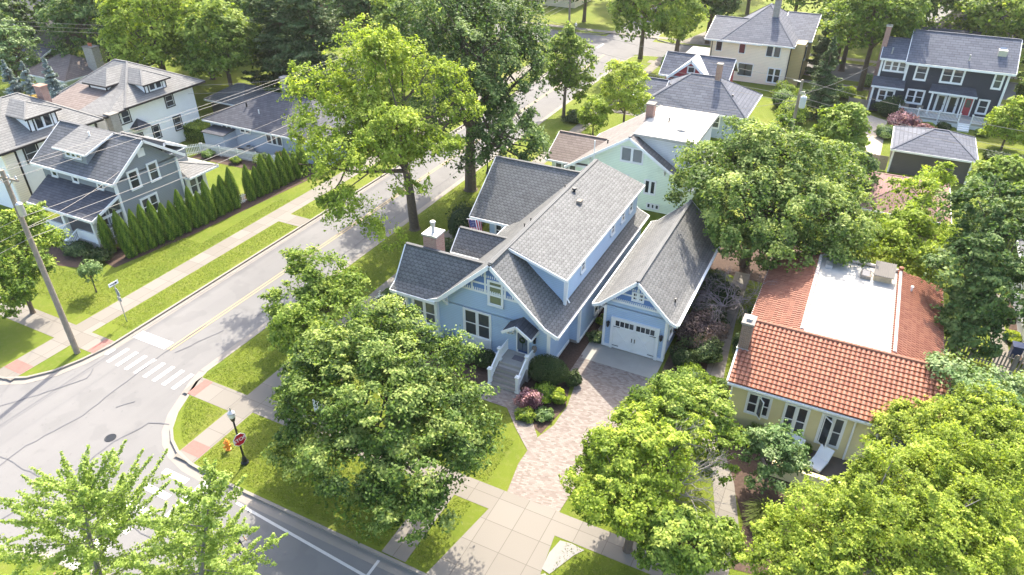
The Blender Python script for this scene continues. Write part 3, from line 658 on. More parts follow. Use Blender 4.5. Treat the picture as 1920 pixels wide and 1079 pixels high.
def flag():
    H = Thing('flag', 'striped flag with starred blue canton hanging from the eave of the blue house', 'flag', (-25.4, 44.4, 3.3))
    H.part(MB().tube([(-25.2, 45.1, 3.3), (-25.9, 43.7, 3.95)], .025, 6), 'flagpole', 'white')
    A = Vector((-25.85, 43.8, 3.9)); B = Vector((-25.3, 44.9, 3.38)); d = Vector((.25, -.15, -1.0))
    def cl(n, t0, t1, s0, s1, mat, off=0):
        m = MB(); k = 8
        for i in range(k):
            q = []
            for (t, s) in ((t0+(t1-t0)*i/k, s0), (t0+(t1-t0)*(i+1)/k, s0), (t0+(t1-t0)*(i+1)/k, s1), (t0+(t1-t0)*i/k, s1)):
                p = A+(B-A)*t+d*s*1.45; p.x += .05*math.sin(t*9+s*2)+off; q.append(p)
            m.prism(q, (.012, 0, 0))
        return H.part(m, n, mat)
    cl('cloth', 0, 1, 0, 1, 'signwhite')
    for k in range(0, 13, 2): cl('stripe', k/13, (k+1)/13, 0, 1, 'signred', .016)
    cl('canton', 0, 7/13, 0, .42, plain('flag_blue', (.02, .03, .15), .8), .034)
    s = MB()
    for i in range(5):
        for j in range(4):
            p = A+(B-A)*(.06+i*.1)+d*(.05+j*.1)*1.45; p.x += .05*math.sin((.06+i*.1)*9+(.05+j*.1)*2)+.05
            s.box(p.x-.003, p.x+.006, p.y-.02, p.y+.02, p.z-.02, p.z+.02)
    H.part(s, 'stars', 'signwhite')
flag()
# ================================================================ garage
def garage():
    H = Thing('garage', 'light blue detached garage with white carriage style door beside the blue house', 'garage', (-9.9, 44, 0))
    xr, zr, ze, sl = -9.87, 6.07, 3.62, .885
    fl = .5; hw = 2.83; za = ze-.02+fl*.42
    rf = lambda x: (zr-abs(x-xr)*(zr-za)/(hw-fl)) if abs(x-xr) < hw-fl else ze-.02+(hw-abs(x-xr))*.42
    x0, x1, y0, y1 = -11.97, -7.78, 38.0, 50.2
    g = lambda y, d: ([(x0, y, 3.4), (x1, y, 3.4), (x1, y, rf(x1)-.18), (xr, y, zr-.22), (x0, y, rf(x0)-.18)], (0, d, 0))
    walls(H, [(x0, x1, y0, y1, .1, 3.45)], [g(y0, .2), g(y1-.2, .2)], 'blue')
    H.part(MB().box(x0+.05, x1-.05, y0+.03, y1, 0, .1), 'foundation', 'conc')
    gable_y(H, -12.72, -7.05, 37.45, 50.6, ze-.02, zr, 'sh_gar', xr=xr, flare=.5, fh=.22)
    H.part(MB().prism([(-11.55, 37.98, 3.98), (-8.2, 37.98, 3.98), (xr, 37.98, 5.5)], (0, -.05, 0)), 'gable_shingles', 'bluedeep')
    t = MB().box(-11.6, -8.15, 37.9, 38.0, 3.82, 3.96).box(-10.95, -8.8, 37.89, 37.94, 4.55, 4.66).box(xr-.05, xr+.05, 37.88, 37.94, 4.6, 5.7)
    for k in range(24):
        x = -11.4+k*.135
        if rf(x) > 4.5: t.box(x, x+.06, 37.905, 37.935, 3.96, 4.14)
    for k in range(8):
        x = xr-.55+k*.145; t.box(x, x+.06, 37.905, 37.935, 5.0, 5.15)
    for x in (-12.3, -7.45): z = rf(x)-.1; t.box(x-.06, x+.06, 37.55, 38.0, z-.2, z-.08); t.beam((x+.3*(1 if x < xr else -1), 37.95, z-.5), (x, 37.65, z-.2), .08, .08)
    H.part(t, 'gable_trim', 'white')
    window(H, '-y', 37.93, -10.2, -9.5, 4.35, 4.9, 2, rail=True, mull=1, tw=.07)
    corner(H, [(x0, 38.0, .1, 3.4), (x1, 38.0, .1, 3.4)])
    H.part(MB().box(x0-.1, -11.5, 37.88, 38.0, .08, .25).box(-8.2, x1+.1, 37.88, 38.0, .08, .25), 'skirt_board', 'white')
    f = MB().box(-11.5, -11.3, 37.86, 38.0, .05, 2.62).box(-8.35, -8.15, 37.86, 38.0, .05, 2.62).box(-11.3, -8.35, 37.86, 38.0, 2.45, 2.62); H.part(f, 'door_frame', 'white')
    d = H.part(MB().box(-11.3, -8.35, 37.93, 37.99, .08, 2.45), 'garage_door', 'white')
    p = MB()
    for a in (-11.25, -9.8):
        p.box(a, a+1.37, 37.9, 37.935, .1, .22).box(a, a+1.37, 37.9, 37.935, 1.82, 1.9).box(a, a+.1, 37.9, 37.935, .2, 1.85).box(a+1.27, a+1.37, 37.9, 37.935, .2, 1.85)
        p.beam((a+.1, 37.915, .25), (a+.68, 37.915, 1.0), .03, .05, (0, 1, 0)).beam((a+1.27, 37.915, .25), (a+.68, 37.915, 1.0), .03, .05, (0, 1, 0)).beam((a+.1, 37.915, 1.8), (a+.68, 37.915, 1.0), .03, .05, (0, 1, 0)).beam((a+1.27, 37.915, 1.8), (a+.68, 37.915, 1.0), .03, .05, (0, 1, 0))
    p.box(-9.88, -9.82, 37.895, 37.93, .1, 2.4); H.part(p, 'door_trim', 'white', sub=d)
    for a in (-11.18, -9.74):
        for k in range(4): H.part(MB().box(a+k*.325, a+k*.325+.27, 37.915, 37.928, 1.96, 2.36), 'pane', 'glass', sub=d)
    h = MB().box(-9.98, -9.93, 37.87, 37.9, .95, 1.25).box(-9.78, -9.73, 37.87, 37.9, .95, 1.25); H.part(h, 'handle', 'dkmetal', sub=d)
    h = MB()
    for z in (1.86, .3):
        h.box(-11.3, -10.85, 37.885, 37.9, z, z+.04).box(-8.8, -8.36, 37.885, 37.9, z, z+.04)
    H.part(h, 'hinge', 'dkmetal', sub=d)
    for x in (-11.68, -8.0):
        H.part(MB().lathe([(.04, 1.75), (.09, 1.85), (.12, 2.1), (.14, 2.14), (.03, 2.25)], (x, 37.8, 0), 8).box(x-.03, x+.03, 37.8, 38.0, 2.1, 2.14), 'wall_lantern', 'dkmetal')
    window(H, '+x', x1, 39.0, 39.8, 1.2, 2.6)
    window(H, '+x', x1, 44.0, 44.8, 1.2, 2.6)
    vent(H, -7.75, 39.4, rf(-7.75), .2)
    H.part(MB().box(-6.97, -6.87, 37.45, 50.6, 3.5, 3.6).tube([(x1+.08, 38.1, 3.4), (x1+.08, 38.1, .2)], .04, 6), 'gutter_pipe', 'white')
garage()
# ================================================================ tile roof house
def barrel(m, o, u, v, W, vr, cw=.257, rh=.30):
    """clay tiles: o eave corner, u along eave, v up slope, vr(u)->(v0,v1)"""
    o, u, v = Vector(o), Vector(u).normalized(), Vector(v).normalized(); n = u.cross(v).normalized()
    if n.z < 0: n = -n
    seg = 6; nc = int(W/cw)
    for c in range(nc):
        a0, a1 = vr((c+.5)*cw); r0 = int(round(a0/rh)); r1 = int(round(a1/rh))
        for r in range(r0, r1):
            vs = []; uvs = []
            for e, (vv, lift) in enumerate(((r*rh, .055), ((r+1)*rh+.03, .0))):
                for k in range(seg+1):
                    t = k/seg; hh = .08*math.sin(math.pi*t)**.7 if 0 < t < 1 else 0
                    vs.append(o+u*((c+t)*cw)+v*(vv-.035*math.sin(math.pi*t) if e == 0 else vv)+n*(hh+lift)); 
            fs = [(k, k+1, seg+2+k, seg+1+k) for k in range(seg)]
            uvq = [[(c+.5, r+.5)]*4 for _ in fs]
            b = [vs[k]-n*(.06) for k in range(seg+1)]; vs += b; q = 2*(seg+1)
            fs += [(q+k, q+k+1, k+1, k) for k in range(seg)]; uvq += [[(c+.5, r+.5)]*4 for _ in range(seg)]
            m.add(vs, fs, uvq)
def tile_house():
    H = Thing('house', 'pale yellow stucco house with orange clay tile roof round a flat white centre', 'house', (2.5, 43, 0))
    xl, xR, y0, y1, ze, zt = -2.98, 8.05, 33.8, 50.3, 3.36, 5.0
    fr = 38.0
    walls(H, [(-2.75, 7.8, 34.0, 50.0, 0, 3.3)], [([(-2.75, 34, 3.3), (-2.75, 37.96, 3.3), (-2.75, 37.96, 4.85)], (.2, 0, 0)), ([(7.6, 34, 3.3), (7.6, 37.96, 3.3), (7.6, 37.96, 4.85)], (.2, 0, 0)), ([(-2.75, 37.9, 3.3), (7.8, 37.9, 3.3), (7.8, 37.9, 4.8), (-2.75, 37.9, 4.8)], (0, .08, 0))], 'yellow')
    H.part(MB().box(.0, 5.2, 38.1, 48.2, 4.6, 4.96), 'flat_roof', 'membrane')
    base = MB()
    base.plane([(xl, y0, ze-.03), (xR, y0, ze-.03), (xR, fr, zt-.03), (xl, fr, zt-.03)], .1); pass
    base.plane([(xl, 38, ze-.03), (.1, 38, zt-.03), (.1, 48.2, zt-.03), (xl, y1, ze-.03)], .1); base.plane([(5.12, 38, zt-.03), (xR, 38, ze-.03), (xR, y1, ze-.03), (5.12, 48.2, zt-.03)], .1)
    base.plane([(xl, y1, ze-.03), (.1, 48.2, zt-.03), (5.12, 48.2, zt-.03), (xR, y1, ze-.03)], .1)
    rf = H.part(base, 'roof', 'terra')
    m = MB(); L = math.hypot(fr-y0, zt-ze); barrel(m, (xl, y0-.05, ze), (1, 0, 0), (0, fr-y0, zt-ze), xR-xl+.05, lambda u: (0, L))
    H.part(m, 'roof_tiles', 'tile', smooth=False)
    m = MB(); W = .1-xl; LL = math.hypot(W, zt-ze)
    zs = lambda y: 38+(y)
    barrel(m, (xl-.02, y1, ze), (0, -1, 0), (W, 0, zt-ze), y1-38.0, lambda u: (0 if u < 12.3-2.6 else 0, max(0, min(LL, u*LL/2.1))), .25)
    barrel(m, (xR+.02, 38.0, ze), (0, 1, 0), (-(xR-5.12), 0, zt-ze), y1-38.0, lambda u: (0, max(0, min(LL, (12.3-u)*LL/2.1))), .25)
    barrel(m, (xR, y1, ze), (-1, 0, 0), (0, -2.1, zt-ze), xR-xl, lambda u: (0, max(0, min(2.6, u*.9, (xR-xl-u)*.9))), .28)
    # keep side tiles behind the front ridge
    H.part(m, 'roof_tiles', 'tile')
    rc = MB()
    def cap(p, q, r=.13, step=.36):
        p, q = Vector(p), Vector(q); n = int((q-p).length/step)
        for i in range(n): rc.tube([p+(q-p)*(i/n), p+(q-p)*((i+1.1)/n)], [r, r*.82], 8)
    cap((xR, fr, zt+.06), (xl, fr, zt+.06)); 
    H.part(rc, 'ridge_tiles', 'tile'); rc = MB()
    cap((.1, 38.3, zt+.08), (.1, 48.2, zt+.08), .12); cap((5.12, 38.3, zt+.08), (5.12, 48.2, zt+.08), .12); cap((.1, 48.2, zt+.08), (5.12, 48.2, zt+.08), .12)
    H.part(rc, 'parapet_tiles', plain('whitewashed_tile', (.62, .55, .50), .8, .25, 6))
    f2 = MB().lathe([(.13, 0), (.13, .3), (.16, .36), (.05, .42)], (.1, 48.2, zt), 8).lathe([(.13, 0), (.13, .3), (.16, .36), (.05, .42)], (5.12, 48.2, zt), 8); H.part(f2, 'finial', 'tile')
    trim(H, [((xl, y0-.12, ze-.12), (xR, y0-.12, ze-.12)), ((xR+.06, y0, ze-.1), (xR+.06, y1, ze-.1)), ((xl-.06, 38, ze-.1), (xl-.06, y1, ze-.1)), ((xl-.04, y0, ze-.05), (xl-.04, fr, zt-.08))], .12, .14, 'gutter')
    H.part(MB().tube([(-2.7, 33.9, 3.2), (-2.7, 33.93, .1)], .05, 6), 'downpipe', 'white'); H.part(MB().tube([(3.95, 33.9, 3.2), (3.95, 33.93, .1)], .06, 6), 'downpipe', 'white')
    chimney(H, -3.05, -2.45, 35.9, 36.8, 1, 6.0, 'brickdk', 'conc'); H.part(MB().box(-2.9, -2.6, 36.15, 36.55, 6.12, 6.3).box(-3.1, -2.4, 35.85, 35.9, 3.9, 4.3), 'flashing', 'metal')
    window(H, '-y', 34.0, -1.7, -.5, 1.4, 2.78, 2, rail=True, sill=True)
    window(H, '-y', 34.0, .38, 1.55, .75, 2.78, 2, rail=True, sill=False); window(H, '-y', 34.0, 2.35, 3.45, .75, 2.78, 2, rail=True, sill=False); window(H, '-y', 34.0, 5.2, 6.6, 1.2, 2.78, 2)
    for x, s in ((-1.1, .35), (2.45, .5)): z_ = 1.42 if x < 0 else .8; a_, b_ = (x, 33.92), (x+s*.8, 33.52); cs = MB(); [cs.beam((*p_, z_+.03), (*p_, 2.74), .06, .05) for p_ in (a_, b_)]; [cs.beam((*a_, zz), (*b_, zz), .05, .06) for zz in (z_+.03, 2.72)]; c_ = H.part(cs, 'open_casement', 'white'); H.part(MB().prism([(*a_, z_), (*b_, z_), (*b_, 2.72), (*a_, 2.72)], (.012, .012, 0)), 'pane', 'glass', sub=c_)
    sk = MB().box(2.75, 3.35, 46.2, 47.1, 4.96, 5.2); s1 = H.part(sk, 'skylight', 'wood'); H.part(MB().box(2.82, 3.28, 46.27, 47.03, 5.2, 5.215), 'pane', 'glass', sub=s1)
    H.part(MB().box(.5, .95, 46.6, 47.3, 4.96, 5.2), 'roof_hatch', 'metal')
    tw = MB().box(3.55, 4.6, 46.3, 46.9, 4.96, 5.5); tb = H.part(tw, 'vent_house', plain('peeling_wood', (.48, .38, .25), .9, .3, 5))
    m = MB().plane([(3.45, 46.1, 5.5), (4.7, 46.1, 5.5), (4.7, 47.3, 5.95), (3.45, 47.3, 5.95)], .06)
    for k in range(10): m.beam((3.5+k*.13, 46.1, 5.53), (3.5+k*.13, 47.3, 5.98), .03, .04)
    H.part(m, 'vent_roof', 'conc', sub=tb)
    vent(H, 5.9, 46.6, 4.55, .4, .07, 'white')
tile_house()
# ================================================================ grey house and its porch
def grey_house():
    H = Thing('house', 'grey clapboard house with charcoal porch roof beside the row of arborvitae', 'house', (-59, 37, 0))
    x0, x1, y0, y1 = -63.9, -54.3, 34.1, 40.45; yr, zr, ze = 37.4, 7.95, 5.35
    walls(H, [(x0, x1, y0, y1, .3, 5.3), (-61, -56, 40.4, 43.0, .3, 4.8), (-57.4, -54.3, 40.9, 43.0, .3, 2.9)],
          [([(x, y0, 5.2), (x, y1, 5.2), (x, yr, zr-.2)], (d, 0, 0)) for x, d in ((x0, .2), (x1, -.2))], 'grey')
    H.part(MB().box(x0+.1, x1-.05, y0+.05, y1, 0, .3), 'foundation', 'step')
    gable_x(H, -64.4, -53.8, 33.6, 41.1, ze, zr, 'sh_grey', yr=yr, fh=.24)
    window(H, '+x', x1, 35.5, 36.35, 4.02, 5.5, 1, tw=.14); window(H, '+x', x1, 37.5, 38.35, 4.0, 5.5, 1, tw=.14); window(H, '+x', x1, 35.95, 37.5, 1.25, 2.78, 2, tw=.14)
    H.part(MB().box(x1, x1+.05, 36.9, 37.6, 6.4, 7.1), 'gable_vent', 'white')
    for u in (-62.6, -59.8, -56.6): window(H, '-y', y0, u, u+.62, 4.25, 5.1, 1, tw=.12)
    corner(H, [(x1, y0, .3, 5.2), (x1, y1, .3, 5.2)], w=.22)
    # shed dormer
    walls(H, [], [([(-60.9, 34.55, 5.95), (-60.9, 34.55, 7.0), (-60.9, 37.0, 7.75)], (3.1, 0, 0))], 'grey', 'dormer_wall')
    m = MB().plane([(-61.5, 34.25, 7.08), (-57.3, 34.25, 7.08), (-57.3, 37.4, 8.02), (-61.5, 37.4, 8.02)], .12); H.part(m, 'dormer_roof', 'sh_light')
    trim(H, [((-57.27, 34.25, 6.98), (-57.27, 37.3, 7.9)), ((-61.5, 34.22, 6.98), (-57.3, 34.22, 6.98))], .06, .16)
    window(H, '-y', 34.55, -60.3, -58.4, 6.38, 6.85, 3, rail=False, tw=.08)
    vent(H, -59.2, 36.4, 7.7, .35, .06, 'white')
    # sunroom + rear roofs
    hip(H, -58, -53.5, 40.7, 44.2, 3.15, (-57, 41.3), (-56, 41.3), 4.1, 'sh_light', 'sunroom_roof')
    gable_x(H, -62, -56.3, 40.6, 43.4, 4.85, 6.0, 'sh_light', yr=41.2, name='rear_roof')
    window(H, '+x', -54.3, 41.2, 42.8, 1.1, 2.7, 2, tw=.14); corner(H, [(-54.3, 43.0, .3, 2.9), (-54.3, 40.95, .3, 2.9)], w=.2)
    # porch
    m = MB().plane([(-62.5, 31.1, 3.0), (-54.15, 31.1, 3.0), (-54.15, 34.12, 4.2), (-63.4, 34.12, 4.2)], .13); H.part(m, 'porch_roof', 'sh_dark')
    trim(H, [((-62.5, 31.06, 2.88), (-54.15, 31.06, 2.88)), ((-54.11, 31.1, 2.88), (-54.11, 34.1, 4.08)), ((-62.5, 31.3, 2.75), (-54.3, 31.3, 2.7)), ((-54.35, 31.3, 2.7), (-54.35, 34.1, 2.7))], .07, .22)
    H.part(MB().box(-62.4, -54.5, 31.3, 34.1, 0, .62), 'porch_floor', 'step')
    for x in (-62.1, -58.6, -54.75):
        H.part(MB().box(x-.17, x+.17, 31.35, 31.69, .6, 2.75).box(x-.23, x+.23, 31.29, 31.75, .6, .8), 'porch_column', 'white')
    railing(H, (-54.5, 31.6), (-54.5, 34.0), .62, 1.5, 18); H.part(MB().box(-61.9, -58.8, 31.36, 31.5, .62, 1.45), 'porch_skirt', 'white'); H.part(MB().box(-57.2, -54.9, 31.36, 31.5, .62, 1.45), 'porch_skirt', 'white')
    st = MB()
    for k in range(3): st.box(-58.4, -57.1, 30.3+k*.33, 31.4, 0 if k == 0 else k*.2, (k+1)*.2)
    H.part(st, 'front_steps', 'step')
    for x in (-58.5, -57.0): newel(H, x, 30.2, 0, 1.0); railing(H, (x, 30.3), (x, 31.3), .15, .95, 7, zq=(.7, 1.5))
    window(H, '-y', 34.1, -60.9, -59.5, 1.1, 2.5, 2); door(H, '-y', 34.1, -57.7, -56.8, .65, 2.5, 'darkbrown', .5); window(H, '-y', 34.1, -56.3, -55.0, 1.1, 2.5, 2)
    H.part(MB().tube([(-54.15, 31.05, 2.85), (-54.5, 31.25, 2.6), (-54.5, 31.25, .2)], .05, 6), 'downpipe', 'white')
grey_house()


def white_houses():
    # A
    H = Thing('house', 'white stucco house with dark brown trim and brick chimney at the left edge', 'house', (-72, 38, 0))
    walls(H, [(-76.5, -67.5, 33.0, 42.5, 0, 5.9)], [], 'stucco')
    hip(H, -77.2, -66.85, 32.2, 43.0, 6.0, (-72.1, 37.2), (-72.1, 38.8), 9.0, 'sh_light', fas='darkbrown')
    def dormer_x(xf, ya, yb, zb, ze, xb, zr):
        d = MB().box(xb, xf, ya, yb, zb, ze); dw = H.part(d, 'dormer_wall', 'stucco')
        ym = (ya+yb)/2; o = .45; m = MB(); r = (xf-1.6, ym, zr); q = (xb, ym, zr)
        m.plane([(xf+o, ya-o, ze), (xf+o, yb+o, ze), r], .1); m.plane([(xb, ya-o, ze), (xf+o, ya-o, ze), r, q], .1); m.plane([q, r, (xf+o, yb+o, ze), (xb, yb+o, ze)], .1)
        for a in ((xf+o, ya-o, ze), (xf+o, yb+o, ze)): m.beam(a, r, .18, .05)
        H.part(m, 'dormer_roof', 'sh_light')
        t = MB().box(xf+o, xf+o+.05, ya-o, yb+o, ze-.16, ze+.0)
        for y in (ya, yb, ya+.45, yb-.45): t.box(xf, xf+.05, y-.05, y+.05, zb, ze)
        t.box(xf, xf+.05, ya, yb, zb, zb+.1).box(xf, xf+.05, ya, yb, ze-.12, ze); H.part(t, 'dormer_trim', 'darkbrown')
        window(H, '+x', xf+.02, ya+.58, yb-.58, zb+.22, ze-.24, 2, rail=False, tw=.06)
    dormer_x(-67.9, 36.5, 39.2, 6.4, 7.95, -72.0, 8.85)
    chimney(H, -71.6, -70.6, 40.2, 40.9, 7, 9.3, 'brick', 'brick')
    window(H, '+x', -67.5, 35.05, 36.2, 4.2, 5.7, 1, frame='darkbrown', tw=.14)
    t = MB()
    for y in (34.2, 39.2, 42.45): t.box(-67.55, -67.42, y-.1, y+.1, 0, 5.8)
    t.box(-67.52, -67.43, 33, 34.2, 2.9, 3.1).box(-67.52, -67.43, 33, 42.5, 5.6, 5.8); H.part(t, 'timber_trim', 'darkbrown')
    H.part(MB().box(-67.5, -67.2, 33.0, 34.0, 0, 5.6), 'side_bay', 'cream')
    # B
    H = Thing('house', 'white stucco house with pyramid roof and two hipped dormers behind the grey house', 'house', (-73, 50, 0))
    walls(H, [(-77, -68.5, 46.9, 55.6, 0, 5.9), (-76, -68.5, 44.2, 46.9, 0, 5.7)], [], 'stucco')
    hip(H, -78.0, -67.4, 46.0, 56.6, 6.05, (-74.6, 51.4), (-72.6, 51.4), 8.85, 'sh_light', fas='darkbrown')
    m = MB().plane([(-76.6, 43.2, 5.85), (-71.2, 43.2, 5.85), (-71.2, 48.2, 7.05), (-76.6, 48.2, 7.05)], .14); H.part(m, 'porch_roof', 'sh_brown')
    m = MB().plane([(-71.2, 43.2, 5.9), (-67.4, 43.7, 5.85), (-67.4, 46.3, 5.95), (-69.8, 48.4, 7.2), (-71.2, 48.2, 7.1)], .14); H.part(m, 'side_roof', 'sh_light')
    trim(H, [((-76.6, 43.17, 5.75), (-67.4, 43.6, 5.75)), ((-67.35, 43.6, 5.75), (-67.35, 46, 5.85))], .07, .18, mat='darkbrown')
    dormer_x(-68.25, 49.4, 52.1, 6.4, 7.5, -73, 8.5)
    d = MB().box(-74.3, -71.6, 47.5, 51, 6.4, 7.45); H.part(d, 'dormer_wall', 'stucco')
    m = MB(); m.plane([(-74.8, 47.1, 7.45), (-71.1, 47.1, 7.45), (-72.9, 49.0, 8.65)], .1); m.plane([(-71.1, 47.1, 7.45), (-71.1, 51.5, 7.45), (-72.9, 51.5, 8.65), (-72.9, 49.0, 8.65)], .1); m.plane([(-74.8, 51.5, 7.45), (-74.8, 47.1, 7.45), (-72.9, 49.0, 8.65), (-72.9, 51.5, 8.65)], .1)
    H.part(m, 'dormer_roof', 'sh_light')
    t = MB().box(-74.35, -71.55, 47.43, 47.5, 6.6, 6.75).box(-74.35, -71.55, 47.42, 47.5, 7.3, 7.45).box(-71.65, -71.55, 47.4, 47.5, 6.6, 7.45).box(-74.35, -74.25, 47.4, 47.5, 6.6, 7.45).box(-74.8, -71.1, 47.04, 47.1, 7.3, 7.45).box(-71.1, -71.04, 47.1, 51, 7.3, 7.45)
    H.part(t, 'dormer_trim', 'darkbrown')
    fr = 'darkbrown'
    window(H, '+x', -68.5, 45.0, 47.0, 4.2, 5.4, 2, frame=fr); window(H, '+x', -68.5, 51.7, 52.7, 4.25, 5.45, 1, frame=fr); window(H, '+x', -68.5, 52.1, 53.0, 1.5, 2.95, 1, frame=fr); window(H, '+x', -68.5, 49.2, 50.0, 1.5, 2.8, 1, frame=fr); window(H, '+x', -68.5, 46.9, 47.8, 1.3, 2.6, 1, frame=fr)
    m = MB(); a = (-68.45, 46.6, 3.5); b = (-68.45, 48.7, 3.5); c = (-67.4, 48.5, 3.4); d = (-67.4, 46.8, 3.4); p = (-68.4, 47.65, 4.3)
    m.plane([d, c, p], .08); m.plane([a, d, p], .08); m.plane([c, b, p], .08); H.part(m, 'awning', 'sh_dark')
    chimney(H, -67.9, -67.0, 43.9, 44.8, 0, 5.9, 'stonegrey', 'conc')
white_houses()
def ranch():
    H = Thing('house', 'pale blue single storey house with dark roof behind the white picket fence', 'house', (-58, 58, 0))
    walls(H, [(-64.9, -49, 54.0, 62.5, 0, 2.75)], [], 'ranch')
    hip(H, -65.5, -48.3, 53.4, 64.5, 2.85, (-60.2, 58.8), (-54, 58.8), 5.2, 'sh_dark')
    m = MB().plane([(-65.3, 55.5, 3.0), (-62, 53.5, 3.0), (-60.8, 55.8, 4.7), (-61.3, 57.3, 4.9)], .1)
    walls(H, [(-64.4, -61.35, 52.2, 54.1, 0, 2.0)], [], 'ranch', 'storage_bay'); H.part(MB().plane([(-64.5, 52.05, 2.02), (-61.25, 52.05, 2.02), (-61.25, 54, 2.2), (-64.5, 54, 2.2)], .08), 'bay_roof', 'sh_dark')
    window(H, '-y', 54, -63.2, -61.85, 1.45, 2.45, 2, rail=False, tw=.06); window(H, '-y', 54, -60.5, -59.1, 2.0, 2.48, 2, rail=False, tw=.06); window(H, '-y', 54, -56.8, -54.65, 1.35, 2.45, 3, rail=False, tw=.06)
    corner(H, [(-64.9, 54, 0, 2.7)], w=.12); chimney(H, -59.9, -59.1, 60.6, 61.3, 4, 6.3, 'stonegrey', 'metal'); vent(H, -58.9, 55.6, 3.9, .3, .05, 'white'); vent(H, -61.2, 56.2, 4.2, .3, .08)
    H = Thing('garage', 'low garage with pale hipped roof behind the pale blue house', 'garage', (-68, 62, 0))
    walls(H, [(-71, -65.7, 59.8, 65.5, 0, 2.5)], [], 'taupe'); hip(H, -71.5, -65.2, 59.3, 66, 2.6, (-68.6, 62.4), (-67.6, 62.4), 4.1, 'sh_light')
    o = MB().box(-59.4, -58.7, 53.0, 53.65, .05, .8).lathe([(.28, .8), (.28, .84), (.1, .86)], (-59.05, 53.32, 0), 12)
    g = MB()
    A = Thing('air_conditioner', 'grey air conditioner unit standing by the pale blue house wall', 'air conditioner', (-59.05, 53.3, 0))
    A.part(o, 'casing', 'metal'); A.part(MB().lathe([(.24, .86), (.24, .87), (.04, .9)], (-59.05, 53.32, 0), 12), 'fan_grille', 'dkmetal')
ranch()
def green_house():
    H = Thing('house', 'mint green gabled house with flat white dormer roof and green wood siding', 'house', (-17.7, 64, 0))
    xr, zr, s = -17.7, 7.05, .64; rf = lambda x: zr-abs(x-xr)*s
    x0, x1, y0, y1 = -22.9, -12.4, 59.4, 68.0
    walls(H, [(x0, x1, y0, y1, 0, 3.4)], [([(x0, y, 3.4), (x1, y, 3.4), (x1, y, rf(x1)-.16), (xr, y, zr-.17), (x0, y, rf(x0)-.16)], (0, .2, 0)) for y in (y0, y1-.2)], 'green')
    gable_y(H, -23.8, -11.6, 58.75, 68.5, rf(-23.8), zr, 'sh_taupe', xr=xr, fh=.22)
    walls(H, [(-17.4, -12.3, 60.0, 67.8, 4.0, 6.85)], [], 'offwhite', 'dormer_wall'); H.part(MB().box(-17.6, -11.9, 59.6, 68.2, 6.88, 7.12), 'flat_roof', 'membrane')
    H.part(MB().box(-14.3, -13.6, 62.0, 62.8, 7.12, 7.3), 'skylight', 'metal'); vent(H, -15.6, 63.9, 7.1, .4, .06)
    chimney(H, -18.0, -17.3, 64.3, 65.1, 6, 8.3, 'brick', 'conc')
    window(H, '-y', y0, -18.5, -16.5, 4.5, 5.8, 2, rail=False, tw=.1, mull=0); window(H, '-y', y0, -16.0, -15.05, 1.75, 3.0, 2, rail=False); window(H, '-y', y0, -18.7, -17.7, 2.1, 3.1, 1); window(H, '-y', y0, -15.6, -14.5, .3, .75, 3, rail=False, tw=.06)
    for x in (-21.4, -14.3): br = MB(); z = rf(x)-.25; br.beam((x, 59.35, z-.8), (x, 58.85, z-.1), .09, .09, (1, 0, 0)); br.box(x-.05, x+.05, 59.3, 59.4, z-.9, z-.1); H.part(br, 'eave_bracket', 'white')
    H.part(MB().tube([(-20.9, 58.7, 4.2), (-20.9, 58.7, 6.2)], .05, 6), 'vent_pipe', 'white')
    gable_x(H, -26.0, -20.5, 59.2, 66.5, 3.35, 5.0, 'sh_brown', yr=62.6, name='porch_roof'); walls(H, [(-25.6, x0, 59.9, 65.8, 0, 3.2)], [([(-25.6, 59.9, 3.2), (-25.6, 65.8, 3.2), (-25.6, 62.6, 4.8)], (.2, 0, 0))], 'green', 'porch_wall')
    window(H, '-y', 59.9, -25.2, -23.1, 1.6, 3.0, 3, rail=False, glass='glass', tw=.1); vent(H, -20.3, 60.6, rf(-20.3), .3, .07)
green_house()
def hip_house():
    H = Thing('house', 'blue house with wide slate grey hipped roof and tall brick chimney', 'house', (-17, 85, 0))
    walls(H, [(-22.4, -11.9, 81, 89.2, 0, 3.0)], [], 'ranch')
    hip(H, -23.1, -11.0, 80.2, 90, 3.05, (-18.8, 85.1), (-15.6, 85.1), 5.85, 'sh_blue')
    gable_x(H, -25.0, -21.5, 82.8, 88.0, 3.1, 4.6, 'sh_blue', name='porch_roof', yr=85.4); walls(H, [(-24.6, -22.4, 83.4, 87.4, 0, 3.0)], [], 'offwhite', 'porch_wall')
    chimney(H, -15.9, -15.3, 84.6, 85.2, 5, 7.3, 'brick', 'conc')
    for x, y in ((-18.2, 84.5), (-17.2, 84.7), (-16.5, 84.9), (-20.8, 83.6), (-13.3, 82.9)): vent(H, x, y, 5.4-abs(y-85)*.5 if x > -20 else 4.4 if x < -19 else 4.3, .25, .09)
    window(H, '-y', 81, -19.5, -18, 1.2, 2.5, 2); window(H, '-y', 81, -15, -14, 1.2, 2.5, 1)
    H = Thing('house', 'red gabled house with white verges between the cream and the blue hipped house', 'house', (-19.5, 92, 0))
    walls(H, [(-23.2, -15.6, 90.3, 95, 0, 4.0)], [([(x, 90.3, 4.0), (x, 95.0, 4.0), (x, 92.6, 5.8)], (.2, 0, 0)) for x in (-23.2, -15.8)]+[([(-22.2, 89.6, 3.9), (-17.6, 89.6, 3.9), (-19.9, 89.6, 6.0)], (0, .6, 0))], 'red')
    gable_x(H, -23.9, -15.2, 89.6, 95.6, 4.0, 6.1, 'sh_blue', yr=92.6)
    gable_y(H, -22.7, -17.1, 89.1, 92.6, 3.9, 6.25, 'offwhite', name='front_gable', fh=.3)
    window(H, '-y', 89.6, -20.3, -19.5, 4.6, 5.3, 1, rail=False)
hip_house()
